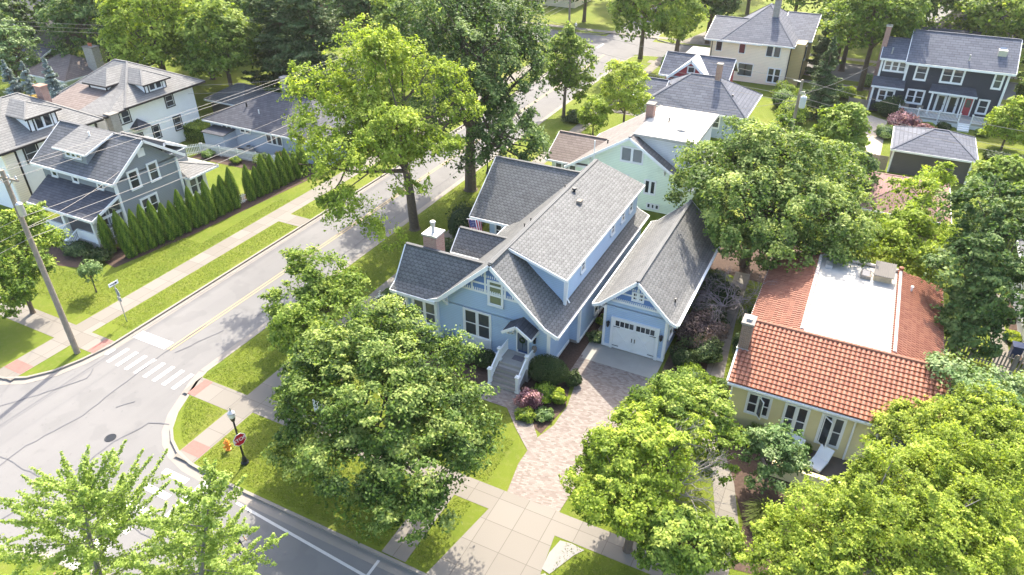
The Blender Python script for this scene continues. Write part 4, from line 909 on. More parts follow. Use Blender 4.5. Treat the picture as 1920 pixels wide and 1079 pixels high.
def cream_house():
    H = Thing('house', 'cream two storey house with tall windows and steep grey hipped roof', 'house', (-15, 109, 0))
    walls(H, [(-21.0, -10.3, 104.8, 114, 0, 5.4)], [], 'cream'); walls(H, [(-10.3, -8.6, 106.0, 116, 0, 5.6)], [], 'ochre', 'side_wing')
    hip(H, -19.6, -9.8, 104.2, 119.5, 5.55, (-14.8, 111.6), (-14.8, 112.4), 9.3, 'sh_blue')
    gable_x(H, -21.8, -14, 104.1, 115, 5.5, 7.55, 'sh_blue', yr=109.5, name='side_roof'); gable_x(H, -12.5, -8.1, 108.5, 117.5, 5.6, 8.0, 'sh_blue', yr=114.5, name='rear_roof')
    chimney(H, -14.0, -13.2, 109.2, 110.1, 7.5, 10.4, 'stonegrey', 'conc')
    for u in (-20.2, -17.0, -13.3, -12.3): window(H, '-y', 104.8, u, u+.75, 3.9, 5.2, 1, sashm='dkmetal', rail=True, tw=.09)
    window(H, '-y', 104.8, -16.7, -14.8, .9, 2.5, 2, sashm='dkmetal', rail=False); window(H, '-y', 104.8, -12.6, -11.0, .4, 2.3, 2); window(H, '+x', -8.6, 107.5, 108.7, 3.2, 5.0, 1, sashm='dkmetal')
    H.part(MB().tube([(-10.2, 104.7, 5.3), (-10.2, 104.7, .2)], .07, 6).tube([(-8.5, 106.5, 5.3), (-8.5, 106.8, 3.9), (-8.5, 105.8, 3.6), (-8.5, 105.8, .2)], .07, 6).tube([(-20.8, 104.7, 5.3), (-20.8, 104.7, .2)], .06, 6), 'downpipe', 'darkbrown')
    walls(H, [(-24.6, -21.2, 105, 110.5, 0, 2.4)], [], 'cream', 'annex'); H.part(MB().box(-24.8, -21.0, 104.8, 110.8, 2.4, 2.6), 'annex_roof', 'membrane')
cream_house()
def black_house():
    H = Thing('house', 'charcoal two storey house with white trim, red door and railed rear deck', 'house', (9, 104, 0))
    walls(H, [(4.0, 14.7, 100.1, 108, .6, 6.3)], [([(x, 100.1, 6.3), (x, 108, 6.3), (x, 104.2, 8.9)], (.2, 0, 0)) for x in (4.0, 14.5)], 'black')
    walls(H, [(1.1, 4.0, 100.3, 106, .3, 6.2)], [([(1.1, 100.3, 6.2), (1.1, 106, 6.2), (1.1, 103.3, 8.0)], (.2, 0, 0))], 'black', 'side_wing')
    H.part(MB().box(1.2, 14.6, 100.2, 107.9, 0, .6), 'foundation', 'brickdk')
    gable_x(H, 3.7, 15.2, 99.5, 108.8, 6.4, 9.25, 'sh_blue', yr=104.2, fh=.26); gable_x(H, .8, 3.9, 99.8, 106.6, 6.5, 8.3, 'sh_blue', yr=103.3, name='side_roof', fh=.24)
    m = MB().plane([(.6, 98.6, 3.4), (4.3, 98.6, 3.4), (4.3, 100.2, 4.2), (.6, 100.2, 4.2)], .1); H.part(m, 'lean_to_roof', 'sh_dark'); walls(H, [(.9, 4.1, 98.9, 100.3, .2, 3.3)], [], 'black', 'lean_to')
    m = MB().plane([(7.0, 98.9, 3.5), (12.2, 98.9, 3.4), (11.8, 100.2, 4.1), (7.2, 100.2, 4.1)], .1); H.part(m, 'porch_roof', 'sh_dark'); trim(H, [((7.0, 98.86, 3.38), (12.2, 98.86, 3.3))], .07, .22); trim(H, [((.6, 98.56, 3.3), (4.3, 98.56, 3.3))], .07, .22)
    chimney(H, .55, 1.15, 101.6, 102.5, 0, 9.8, 'brick', 'metal')
    T = .16
    window(H, '-y', 100.1, 5.1, 6.2, 4.4, 6.0, 1, tw=T); window(H, '-y', 100.1, 7.95, 10.1, 4.45, 6.05, 2, tw=T); window(H, '-y', 100.1, 13.4, 14.15, 4.4, 6.1, 1, tw=T); window(H, '-y', 100.3, 1.5, 3.8, 5.0, 6.1, 3, tw=T)
    window(H, '-y', 100.1, 4.9, 6.6, 1.5, 3.0, 2, tw=T); window(H, '-y', 98.9, 1.7, 3.3, 1.6, 2.9, 2, tw=T); window(H, '-y', 100.1, 12.7, 13.6, 1.3, 2.8, 1, tw=T)
    door(H, '-y', 100.1, 11.2, 12.0, .75, 2.85, M_['red'], .45); door(H, '-y', 100.1, 8.2, 9.1, .75, 2.9, 'white', .85); door(H, '-y', 100.1, 9.45, 10.4, .75, 2.9, 'white', .85)
    H.part(MB().box(7.4, 7.6, 98.95, 99.15, .7, 3.3).box(10.7, 10.85, 99.0, 99.15, .7, 3.3), 'porch_column', 'white')
    corner(H, [(14.7, 100.1, .3, 6.2), (4.0, 100.05, 3.9, 6.2), (.9, 98.9, .2, 3.2), (1.1, 100.3, 4.2, 6.2)], w=.24)
    H.part(MB().box(4.2, 14.5, 97.3, 100.1, .5, .7), 'deck', 'step'); H.part(MB().box(4.25, 14.45, 97.35, 97.42, .02, .5), 'deck_skirt', 'white')
    railing(H, (4.3, 97.3), (10.9, 97.3), .7, 1.6, 46, 'white'); railing(H, (12.2, 97.3), (14.5, 97.3), .7, 1.6, 16); railing(H, (4.3, 97.3), (4.3, 99.9), .7, 1.6, 16)
    for x in (4.3, 6.5, 8.7, 10.9, 12.2, 14.5): newel(H, x, 97.3, 0, 1.7, .14)
    st = MB()
    for k in range(4): st.box(10.95, 12.15, 96.1+k*.3, 97.4, 0 if k == 0 else k*.16, (k+1)*.16)
    H.part(st, 'deck_steps', 'white'); sk = H.part(MB().box(13.0, 13.9, 101.6, 102.6, 7.6, 8.35), 'skylight', 'metal'); H.part(MB().plane([(13.1, 101.65, 8.05), (13.8, 101.65, 8.05), (13.8, 102.55, 8.55), (13.1, 102.55, 8.55)], .02), 'pane', 'glassb', sub=sk)
    vent(H, 10.2, 100.6, 7.1, .6, .07, 'metal'); vent(H, 1.9, 100.6, 7.0, .6, .07, 'metal')
black_house()
def small_buildings():
    H = Thing('garage', 'taupe sided garage with grey hipped roof below the charcoal house', 'garage', (8, 82, 0))
    walls(H, [(4.2, 11.3, 79.4, 86.2, 0, 2.5)], [], 'taupe'); hip(H, 3.9, 11.7, 79.0, 86.6, 2.6, (7.4, 82.7), (8.8, 82.7), 4.1, 'sh_blue'); corner(H, [(4.2, 79.4, 0, 2.4), (11.3, 79.4, 0, 2.4)], w=.16)
    H = Thing('garage', 'brown garage with pinkish maroon hipped roof between leafy trees', 'garage', (6, 67, 0))
    walls(H, [(2.0, 8.6, 63.6, 71.2, 0, 2.5)], [], plain('tan_wall', (.42, .33, .2), .8)); hip(H, 1.5, 9.1, 63.0, 71.8, 2.6, (5.3, 66.8), (5.3, 68.2), 4.0, 'sh_maroon')
    H = Thing('house', 'white clapboard house at the right edge beside the navy bin', 'house', (17, 55, 0))
    walls(H, [(13.9, 19, 48, 60, 0, 3.6)], [], 'offwhite'); gable_y(H, 13.3, 20, 47.5, 60.5, 3.6, 6, 'sh_grey'); window(H, '+x', 19, 50, 51, 1, 2.4); window(H, '-x', 13.9, 52, 53, 1, 2.4); window(H, '-x', 13.9, 56, 57, 1, 2.4)
    window(H, '-y', 48, 15, 16, 1, 2.4)
    H = Thing('house', 'low house with brown hipped roof and grey chimney with clay pots beyond the blue spruces', 'house', (-96, 59, 0))
    walls(H, [(-99.6, -93.0, 56.5, 62, 0, 2.8)], [], 'green'); hip(H, -101, -92.2, 55.8, 63.5, 2.9, (-97.5, 59.8), (-95.5, 59.8), 4.9, 'sh_brown'); chimney(H, -93.2, -91.4, 60.2, 61.3, 0, 6.1, 'stonegrey', 'conc', pots=2); door(H, '-y', 56.5, -95.5, -94.6, 0, 2.2, 'white', 0)
    H = Thing('house', 'tan roofed house with olive gable wall in the top left corner', 'house', (-125, 77, 0))
    walls(H, [(-135, -118, 73, 79, 0, 3.4)], [([(-118, 73, 3.4), (-118, 79, 3.4), (-118, 76, 6.4)], (-.2, 0, 0))], 'taupe'); gable_x(H, -134, -117.3, 72, 80, 3.4, 7.0, 'sh_tan', yr=76); window(H, '+x', -118, 75.5, 76.5, 4.2, 5.2)
    H = Thing('shed', 'low dark roofed shed in the shade of the dark tree at top left', 'shed', (-110, 64, 0))
    walls(H, [(-113.4, -107.2, 62.4, 66, 0, 2.4)], [], 'taupe'); gable_x(H, -114, -106.8, 61.8, 66.8, 2.4, 3.4, 'sh_dark')
    H = Thing('house', 'brick house with white windows half hidden by bare trees at the top', 'house', (-80, 110, 0))
    walls(H, [(-92, -72, 106, 116, 0, 7)], [([(-92, 106, 7), (-82, 106, 7), (-87, 106, 11)], (0, .2, 0))], brick('brown_red_brick', (.20, .10, .075), (.26, .14, .10), (.2, .16, .14)))
    hip(H, -92.6, -71.4, 105.4, 116.6, 7, (-86, 111), (-78, 111), 10, 'sh_taupe')
    for u in (-89, -85.5, -82, -78.5, -75): window(H, '-y', 106, u, u+1, 4.4, 6, 1); window(H, '-y', 106, u, u+1, 1.2, 2.9, 1)
    H.part(MB().box(-86, -74, 103.4, 106, 2.9, 3.1), 'porch_roof', 'sh_dark')
    H = Thing('house', 'charcoal gabled house with one white window behind the trees at top right', 'house', (9, 160, 0))
    walls(H, [(5.2, 13, 157, 166, 0, 5)], [([(5.2, 157, 5), (13, 157, 5), (9.1, 157, 10)], (0, .2, 0))], 'black'); gable_y(H, 4.4, 13.8, 156.4, 166.6, 4.6, 10.3, 'sh_dark'); window(H, '-y', 157, 8.6, 10.2, 3.6, 5.9, 2, tw=.2)
    H = Thing('house', 'house with pale grey pyramid roof and brick chimney behind the charcoal house', 'house', (12, 132, 0))
    walls(H, [(7, 17.5, 126, 137, 0, 5.2)], [], 'offwhite'); hip(H, 6.2, 18.3, 125.2, 138, 5.3, (12.2, 131.6), (12.2, 131.6), 10.4, 'sh_light'); chimney(H, 11.2, 11.9, 129.2, 130, 8, 11.6, 'brick', 'conc')
    H.part(MB().plane([(2.8, 118.5, 5.3), (18, 118.5, 5.3), (18, 121, 6.4), (2.8, 121, 6.4)], .1), 'porch_roof', 'sh_dark'); walls(H, [(3.2, 17.6, 118.9, 126, 0, 5.2)], [], 'offwhite', 'front_wing')
    for i, (x, y, wd, lab, mt) in enumerate(((-4, 150, 9, 'white house glimpsed between trees beyond the cream house', 'offwhite'), (-62, 140, 12, 'tan house across the far street behind trees', 'cream'), (-112, 100, 12, 'house with taupe roof deep among the trees at upper left', 'green'), (32, 118, 11, 'white house beyond the charcoal house at the right edge', 'stucco'))):
        H = Thing('house', lab, 'house', (x, y, 0)); walls(H, [(x-wd/2, x+wd/2, y, y+9, 0, 5)], [], mt); hip(H, x-wd/2-.6, x+wd/2+.6, y-.6, y+9.6, 5, (x-1.5, y+4.5), (x+1.5, y+4.5), 8, 'sh_taupe')
        for u in (-2.5, 0, 2.5): window(H, '-y', y, x+u-.5, x+u+.5, 3, 4.4, 1)
small_buildings()
# ================================================================ vegetation
def leaf_mesh(name, P, N, size, tone, mat, rng, aspect=.6):
    n = len(P); N = N/np.maximum(np.linalg.norm(N, axis=1, keepdims=True), 1e-6)
    a = rng.normal(size=(n, 3)); a -= N*np.sum(a*N, 1, keepdims=True); a /= np.linalg.norm(a, axis=1, keepdims=True); b = np.cross(N, a)
    s = (size*rng.uniform(.65, 1.35, n))[:, None] if np.isscalar(size) else size[:, None]
    V = np.stack([P+a*s, P+b*s*aspect+N*s*.12, P-a*s, P-b*s*aspect+N*s*.12], 1).reshape(-1, 3).astype(np.float32)
    me = bpy.data.meshes.new(name); me.vertices.add(4*n); me.vertices.foreach_set('co', V.ravel())
    me.loops.add(4*n); me.loops.foreach_set('vertex_index', np.arange(4*n, dtype=np.int32)); me.polygons.add(n)
    me.polygons.foreach_set('loop_start', np.arange(0, 4*n, 4, dtype=np.int32)); me.polygons.foreach_set('loop_total', np.full(n, 4, dtype=np.int32))
    at = me.attributes.new('tone', 'FLOAT', 'FACE'); at.data.foreach_set('value', np.clip(tone, 0, 1).astype(np.float32))
    me.materials.append(L_[mat]); me.update(calc_edges=True); return me
def shell(rng, n, up=.25):
    d = rng.normal(size=(n, 3)); d /= np.linalg.norm(d, axis=1, keepdims=True); d[:, 2] = np.where(d[:, 2] < -.35, -d[:, 2]*.6, d[:, 2])+up*.3
    return d/np.linalg.norm(d, axis=1, keepdims=True)
def tree(label, cat, x, y, zc, r, rz, mat='maple', leaf=.17, n=12000, K=110, clump=.17, seed=1, base=None, tr=.2, off=(0, 0), lobes=None, lump=.22, low=-.55, name='tree', trunk='bark', up=.6, dead=0, group=None, tonev=.5, gap=1.25, wob=.8, sub=True, A=None, vz=.85, fill=.38, grow=1.0):
    """crown centre (x, y, zc), horizontal radius r, vertical radius rz; base: trunk foot (x, y)"""
    rng = np.random.default_rng(seed); base = base or (x, y); bx, by = base
    T = Thing(name, label, cat, (bx, by, 0), group)
    cx_, cy_ = x-bx, y-by; LB = lobes or [(0, 0, 0, 1, 1)]
    if A: LB = [((X-x)/r, (Y-y)/r, (Z-zc)/rz, q/r, q*vz/rz) for X, Y, Z, q in [(a_[0], a_[1], a_[2], a_[3]*grow) for a_ in A]]
    cs = []; rs = []
    ph = rng.normal(size=(6, 3)); pa = rng.uniform(0, 6.28, 6)
    wts = np.array([l[3]**2 for l in LB]); wts = wts/wts.sum()
    while len(cs) < K:
        l = LB[rng.choice(len(LB), p=wts)]; d = rng.normal(size=3); d /= np.linalg.norm(d)
        if d[2] < low: continue
        k = 1+lump*np.sum(np.cos(ph@d*2.2+pa))/2.4; f = rng.uniform(.0, 1)**.33 if rng.random() < .35 else rng.uniform(.80, 1.0)
        rc = clump*r*rng.uniform(.5, 1.6)*min(1, .5+l[3]*.6)
        p = np.array([cx_+l[0]*r+d[0]*r*l[3]*k*f, cy_+l[1]*r+d[1]*r*l[3]*k*f, zc+l[2]*rz+d[2]*rz*l[4]*k*f])
        p[2] = max(p[2], rc*.8+.2)
        cs.append(p); rs.append(rc)
    cs = np.array(cs); rs = np.array(rs); wt = rs**2; cnt = np.maximum(4, (n*wt/wt.sum()).astype(int))
    P = []; N = []; tn = []
    ctr = np.array([cx_, cy_, zc-rz*.2])
    for c, rc, m in zip(cs, rs, cnt):
        d = shell(rng, m, up*2); q = rc*rng.uniform(.2, 1.25, m)**.7
        P.append(c+d*q[:, None]*np.array([1, 1, .72])); out = (c-ctr); out /= max(1e-3, np.linalg.norm(out))
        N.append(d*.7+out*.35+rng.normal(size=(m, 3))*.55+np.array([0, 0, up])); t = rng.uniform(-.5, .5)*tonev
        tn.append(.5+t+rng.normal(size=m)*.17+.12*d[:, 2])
    for l in LB:
        m = int(n*fill*l[3]**2/sum(q[3]**2 for q in LB)); d = rng.normal(size=(m, 3)); d /= np.linalg.norm(d, axis=1, keepdims=True); d = d[d[:, 2] > low]; m = len(d)
        k = (1+lump*np.cos(d@ph.T*2.2+pa).sum(1)/2.4+.07*np.cos(d@ph.T*9+pa).sum(1)/2.4)*rng.uniform(.5, 1.02, m)**.5
        q = np.stack([cx_+l[0]*r+d[:, 0]*r*l[3]*k, cy_+l[1]*r+d[:, 1]*r*l[3]*k, np.maximum(.3, zc+l[2]*rz+d[:, 2]*rz*l[4]*k)], 1)
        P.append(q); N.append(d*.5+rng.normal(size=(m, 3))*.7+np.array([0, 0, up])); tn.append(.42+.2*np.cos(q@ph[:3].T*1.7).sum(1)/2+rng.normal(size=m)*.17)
    P = np.concatenate(P); N = np.concatenate(N); tn = np.concatenate(tn)
    for wl, am in ((2.6, .04*r*wob), (1.1, .022*r*wob), (.5, .012*r*wob)):
        for ax_ in range(3):
            k_ = rng.normal(size=(3, 3))*6.283/wl/1.7; P[:, ax_] += am*np.sin(P@k_.T+rng.uniform(0, 6.28, 3)).sum(1)
    k_ = rng.normal(size=(4, 3))*6.283/(.22*r+.35)/1.7; g_ = np.cos(P@k_.T+rng.uniform(0, 6.28, 4)).sum(1); ok_ = g_ > -gap; P, N, tn = P[ok_], N[ok_], tn[ok_]; P[:, 2] = np.maximum(P[:, 2], .15)
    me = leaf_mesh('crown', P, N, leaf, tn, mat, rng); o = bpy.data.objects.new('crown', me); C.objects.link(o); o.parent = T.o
    m = MB(); h = max(.5, zc-rz*.35); R0 = random.Random(seed)
    mid = Vector((cx_*.1+R0.uniform(-.1, .1)*r*.2, cy_*.1, h*.55)); top = Vector((cx_*.35, cy_*.35, h))
    if tr > 0:
        m.tube([(0, 0, -.05), (0, 0, .15), mid, top], [tr*1.5, tr*1.1, tr*.85, tr*.7], 8)
        nb = 9 if len(cs) < 300 else 14; idx = np.argsort(rng.random(len(cs)))[:nb*(3 if sub else 1)]
        for j, i in enumerate(idx):
            c = Vector(cs[i]); s0 = mid.lerp(top, .3+.7*R0.random()) if j < nb else top.lerp(Vector(cs[idx[j % nb]]), .5)
            md = s0.lerp(c, .5)+Vector((0, 0, -.06*r)); w0 = tr*(.5 if j < nb else .25)
            m.tube([s0, md, c], [w0, w0*.6, w0*.2], 5, False)
        tk = m.build('trunk', trunk, T.o, base=(0, 0, 0))
    if dead:
        m = MB()
        def br(p, d, L, w, k):
            q = p+d*L; mm = p.lerp(q, .5)+Vector([R0.uniform(-.1, .1)*L for _ in range(3)]); m.tube([p, mm, q], [w, w*.8, w*.55], 4, False)
            if k:
                for _ in range(3):
                    dd = (d+Vector([R0.uniform(-.75, .75) for _ in range(3)])).normalized(); br(q if R0.random() < .6 else mm, dd, L*.68, w*.55, k-1)
        for k in range(dead):
            a = R0.uniform(-.6, 1.5); br(top, Vector((math.cos(a), math.sin(a)*.8, R0.uniform(.1, .8))).normalized(), r*.55, .07, 4)
        m.build('bare_branches', 'barkgrey', T.o, base=(0, 0, 0))
    return T
def conifer(label, x, y, H, r, mat='conif', n=7000, seed=1, leaf=.2, group=None, cat='conifer', name='conifer', sharp=1.0, trw=.16, layers=None, low=.06):
    rng = np.random.default_rng(seed); T = Thing(name, label, cat, (x, y, 0), group)
    nb = layers or int(H*9); P = []; N = []; tn = []; per = n//nb; m = MB().tube([(0, 0, -.05), (0, 0, H*.5), (0, 0, H*.97)], [trw, trw*.6, .02], 7)
    for b in range(nb):
        t = (b+rng.random())/nb; z = H*(low+(1-low)*t); L = r*(1-t)**sharp*rng.uniform(.72, 1.12)+.05; a = rng.uniform(0, 6.283)
        k = max(5, int(per*1.9*(1-t)+per*.15)); s = rng.uniform(.08, 1, k)**.8; wd = .20*L*(1.1-s)+.05; ph = rng.normal(size=k)*wd
        dx, dy = math.cos(a), math.sin(a); zz = z-.22*L*s+.16*L*s**3+rng.normal(size=k)*.05
        P.append(np.stack([dx*L*s-dy*ph, dy*L*s+dx*ph, zz-np.abs(ph)*.35], 1)); N.append(np.stack([dx*np.full(k, .25), dy*np.full(k, .25), np.ones(k)*.8], 1)+rng.normal(size=(k, 3))*.45)
        tn.append(.35+.35*s+rng.uniform(-.15, .15)+rng.normal(size=k)*.12)
        if b % 3 == 0: m.tube([(0, 0, z), (dx*L*.5, dy*L*.5, z-.1*L), (dx*L*.85, dy*L*.85, z-.12*L)], [.03, .02, .01], 4, False)
    me = leaf_mesh('crown', np.concatenate(P), np.concatenate(N), leaf, np.concatenate(tn), mat, rng, .45); o = bpy.data.objects.new('crown', me); C.objects.link(o); o.parent = T.o
    m.build('trunk', 'bark', T.o, base=(0, 0, 0)); return T
def shrub(label, x, y, r, h, mat='box', n=1500, seed=1, leaf=.07, cat='shrub', name='shrub', group=None, lump=.12, core=True, flowers=None, nf=60, sx=1, sy=1, fsize=.08):
    rng = np.random.default_rng(seed); T = Thing(name, label, cat, (x, y, 0), group); ph = rng.normal(size=(5, 3)); pa = rng.uniform(0, 6.28, 5)
    d = shell(rng, n, 0); d[:, 2] = np.abs(d[:, 2])*rng.choice([1, 1, 1, -.25], n)
    k = 1+lump*np.cos((d@ph.T)*3.5+pa).sum(1)/2; q = rng.uniform(.75, 1.04, n)*k
    P = d*q[:, None]*np.array([r*sx, r*sy, h*.62])+np.array([0, 0, h*.4]); P[:, 2] = np.maximum(P[:, 2], .03)
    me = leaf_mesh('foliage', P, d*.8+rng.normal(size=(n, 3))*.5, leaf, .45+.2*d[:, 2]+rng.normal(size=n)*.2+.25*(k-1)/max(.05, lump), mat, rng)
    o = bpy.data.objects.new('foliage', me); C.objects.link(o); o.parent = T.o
    if core:
        m = MB().lathe([(r*.3, .02), (r*.75, h*.2), (r*.8, h*.45), (r*.6, h*.75), (r*.2, h*.92)], (0, 0, 0), 10); m.v = [(a*sx, b*sy, c) for a, b, c in m.v]; m.build('stems', L_[mat], T.o, base=(0, 0, 0))
    if flowers:
        dd = shell(rng, nf, .3); dd[:, 2] = np.abs(dd[:, 2]); c = dd*np.array([r*sx, r*sy, h*.62])*1.05+np.array([0, 0, h*.4])
        PP = np.repeat(c, 14, 0)+rng.normal(size=(nf*14, 3))*fsize*.6; me = leaf_mesh('flowers', PP, rng.normal(size=(nf*14, 3))+np.array([0, 0, 1]), fsize*.5, rng.uniform(.2, 1, nf*14), flowers, rng)
        o = bpy.data.objects.new('flowers', me); C.objects.link(o); o.parent = T.o
    return T
# ---- street and garden trees
tree('tall yellow green tree over the street, its bare lower trunk in the grass verge', 'tree', -32.5, 43.0, 10.5, 6.0, 6.5, 'yellow', .108, 72000, 330, .15, 11, base=(-33.0, 46.5), tr=.4, lump=.3, low=-.6, tonev=.6, A=[(-35.3, 46.2, 15.3, 3.2), (-36.7, 42.1, 12.4, 3.3), (-33.7, 46.8, 13.2, 3.0), (-30.4, 48.8, 13.4, 2.1), (-28.9, 47.6, 11.2, 1.7), (-36.2, 38.9, 10.4, 2.0), (-33.2, 38.9, 9.4, 3.1), (-31.9, 42.5, 10.3, 3.4), (-29.5, 44.2, 8.9, 2.4), (-35.5, 37.6, 8.8, 1.4), (-31.5, 36.4, 6.7, 2.1), (-29.6, 37.2, 4.9, 1.4), (-33.6, 36.2, 6.9, 1.1), (-29.8, 41.3, 6.6, 1.5)])
tree('tallest dense dark green tree behind the yellow green one, ivy round its thick trunk', 'tree', -32.0, 56.5, 11.0, 7, 8, 'dark', .135, 72000, 330, .14, 12, base=(-32.6, 56.0), tr=.55, lump=.25, low=-.8, tonev=.75, A=[(-33.2, 59.8, 14.3, 5.9), (-36.9, 61.2, 15.1, 5.6), (-30.0, 59.9, 12.2, 4.0), (-32.4, 54.9, 8.8, 5.2), (-27.5, 54.9, 7.1, 3.2), (-28.8, 52.5, 5.4, 2.3), (-24.9, 54.3, 6.2, 1.5), (-36.7, 57.7, 11.9, 3.5), (-28.8, 62.0, 14.3, 2.2), (-32.6, 56, 4.5, 1.2)])
tree('round green street tree on the verge beside the blue house', 'tree', -28.8, 28.0, 3.9, 3.2, 3.6, 'bright', .105, 24000, 170, .17, 13, tr=.16, lump=.3, low=-.9, A=[(-31.6, 31.1, 5.0, 1.4), (-29.2, 30.0, 5.0, 2.1), (-29.6, 27.6, 3.7, 1.9), (-27.5, 30.0, 4.6, 1.6), (-27.0, 27.7, 3.8, 2.3), (-28.8, 26.3, 2.6, 1.5), (-26.8, 26.2, 3.0, 1.5), (-27.3, 25.3, 4.5, 1.7), (-26.4, 24.9, 3.4, 1.4)], wob=.5)
tree('broad dense maple with lime tinged tips in front of the blue house', 'tree', -17.1, 20.4, 5.2, 5.4, 4.0, 'maple', .086, 112000, 420, .12, 14, base=(-17.8, 21.0), tr=.3, lump=.25, tonev=.9, low=-.7, A=[(-20.2, 23.9, 6.6, 2.6), (-22.5, 22.7, 6.4, 1.7), (-17.0, 24.0, 6.4, 2.4), (-20.9, 20.1, 6.0, 2.2), (-17.2, 20.4, 6.5, 2.6), (-14.2, 22.0, 5.8, 2.0), (-20.4, 18.4, 4.2, 1.8), (-17.6, 18.0, 4.7, 2.3), (-14.1, 18.9, 5.0, 2.1), (-13.0, 20.8, 4.9, 1.5), (-15.6, 17.0, 3.8, 1.6), (-13.5, 17.5, 4.1, 1.4), (-13.0, 22.2, 5.0, 1.1), (-23.9, 23.4, 4.2, 1.9), (-22.6, 20.9, 3.8, 1.7)], grow=1.06, fill=.25, up=.5, wob=.4, gap=1.5)
tree('bright green maple with dead grey branches beside the driveway', 'tree', -4.8, 24.2, 4.6, 3.3, 2.6, 'yellow', .078, 48000, 420, .11, 15, fill=.6, tr=.2, lump=.3, tonev=.8, base=(-5.0, 22.8), dead=5, A=[(-6.2, 27.0, 4.9, 1.1), (-6.2, 24.1, 4.9, 1.6), (-4.7, 24.3, 5.2, 1.6), (-7.0, 22.8, 3.9, 1.3), (-5.4, 21.5, 4.3, 1.6), (-3.9, 21.9, 4.3, 1.2), (-3.6, 27.2, 4.3, 1.1), (-6.6, 21.5, 3.4, .8)])
tree('light green tree between the bright maple and the patio walk', 'tree', -3.8, 28.2, 4.3, 2.2, 2, 'bright', .085, 16000, 130, .19, 55, tr=.12, lump=.3, tonev=.8, A=[(-4.9, 27.8, 4.9, 1.5), (-3.0, 28.6, 4.5, 1.4), (-2.1, 26.9, 3.4, .8), (-4.6, 30.6, 3.6, 1.2)])
tree('lower bright green tree at the bottom edge between maple and walk', 'tree', -2.2, 21.6, 3.8, 1.9, 1.9, 'bright', .085, 20000, 140, .2, 16, tr=.16, lump=.25, tonev=.8, A=[(-2.2, 21.4, 4.0, 1.6), (-3.2, 20.6, 3.4, .9), (-.9, 22.6, 3.0, 1.1)])
tree('slender light green tree above the paver driveway', 'tree', -5.6, 31.8, 2.4, 1.2, 1.6, 'bright', 0.072, 9600, 75, .24, 17, tr=.08, lump=.35, tonev=.7)
tree('huge feathery yellow green tree filling the bottom right corner', 'tree', 5.6, 24.9, 5.4, 5.0, 2.8, 'lime', .062, 130000, 1000, .062, 18, fill=.85, gap=1.9, grow=1.1, base=(6.0, 23.5), tr=.3, lump=.28, tonev=.6, trunk='barkgrey', vz=.7, A=[(5.8, 27.0, 5.9, 2.1), (4.9, 26.6, 5.4, 1.2), (3.3, 25.2, 5.2, 1.2), (2.0, 23.0, 5.0, 1.5), (1.7, 21.7, 4.5, 1.2), (3.9, 23.3, 5.6, 2.1), (6.2, 23.8, 5.7, 2.3), (8.2, 26.2, 5.8, 2.0), (9.4, 29.1, 6.2, 1.4), (9.6, 25.5, 5.2, 1.3), (7.3, 29.0, 6.0, 1.6), (2.9, 21.6, 5.2, 1.6)])
tree('feathery yellow tree at the right edge with twiggy grey limbs', 'tree', 8.9, 33.0, 4.6, 2.8, 2, 'lime', .068, 34000, 420, .09, 19, fill=.5, tr=.18, lump=.3, tonev=.6, trunk='barkgrey', A=[(9.5, 34.2, 4.8, 1.5), (8.2, 32.7, 4.8, 1.2), (10.2, 32.4, 5.0, 1.5), (6.9, 32.0, 4.6, 1.1)])
tree('light rusty tinged tree against the clay tiles near the patio', 'tree', 5.4, 34.0, 3.2, 1.9, 1.3, 'lime', .07, 9000, 110, .19, 20, base=(5.2, 32.6), tr=.08, lump=.35, tonev=.9, trunk='barkgrey', A=[(5.2, 33.6, 3.6, .8), (6.2, 34.2, 4.0, .9), (7.4, 34.6, 3.7, 1.1), (4.9, 32.6, 3.2, .6)])
tree('small pale green tree in front of the yellow house patio', 'tree', .35, 30.0, 2.1, 1.5, 1.5, 'pale', .08, 11000, 80, .22, 21, tr=.08, lump=.3, A=[(.3, 30.4, 2.2, 1.3), (-.6, 30.4, 2.5, .8), (1.4, 30.3, 1.9, .7), (.4, 29.2, 1.7, .9)])
tree('silvery green tree at the corner of the tiled house by the fence', 'tree', 9.2, 37.2, 3.2, 2.9, 2.4, 'pale', .10, 22000, 130, .19, 22, tr=.15, lump=.3, tonev=.8)
tree('wide domed green maple between garage and mint green house', 'tree', -4.3, 52.2, 6.8, 7.2, 4.2, 'maple', .115, 100000, 420, .11, 23, base=(-5.4, 53.4), tr=.4, lump=.2, tonev=.8, low=-.6, vz=.75, A=[(-5.5, 55.2, 8.6, 4.1), (-9.1, 53.9, 7.4, 3.3), (-1.6, 56.7, 7.8, 3.3), (-10.3, 52.2, 5.8, 1.9), (-5.6, 49.4, 7.2, 3.6), (-2.1, 51.6, 6.3, 4.0), (.9, 54.1, 6.3, 2.0), (-5.9, 46.9, 5.6, 1.6), (-2.5, 47.4, 5.6, 2.1), (.5, 49.8, 5.4, 2.2), (-5.3, 49.2, 4.2, 2.3), (-8.4, 51.2, 4.8, 2.0), (-2.2, 50.2, 4.0, 2.2)], grow=1.08, wob=.35, gap=1.6, fill=.3)
tree('slim lime green tree beyond the flat roof of the tiled house', 'tree', 5.4, 56.5, 4.6, 3, 3.5, 'yellow', .115, 26000, 190, .18, 24, base=(5.2, 54.6), tr=.18, lump=.3, up=.5, A=[(5.8, 60.6, 5.6, 1.9), (7.1, 62.6, 6.3, 1.3), (5.2, 56.0, 4.5, 2.1), (4.6, 53.0, 4.0, 2.0), (7.0, 56.7, 4.4, 2.0), (7.0, 53.0, 3.6, 1.9), (3.3, 54.9, 4.2, 1.0)])
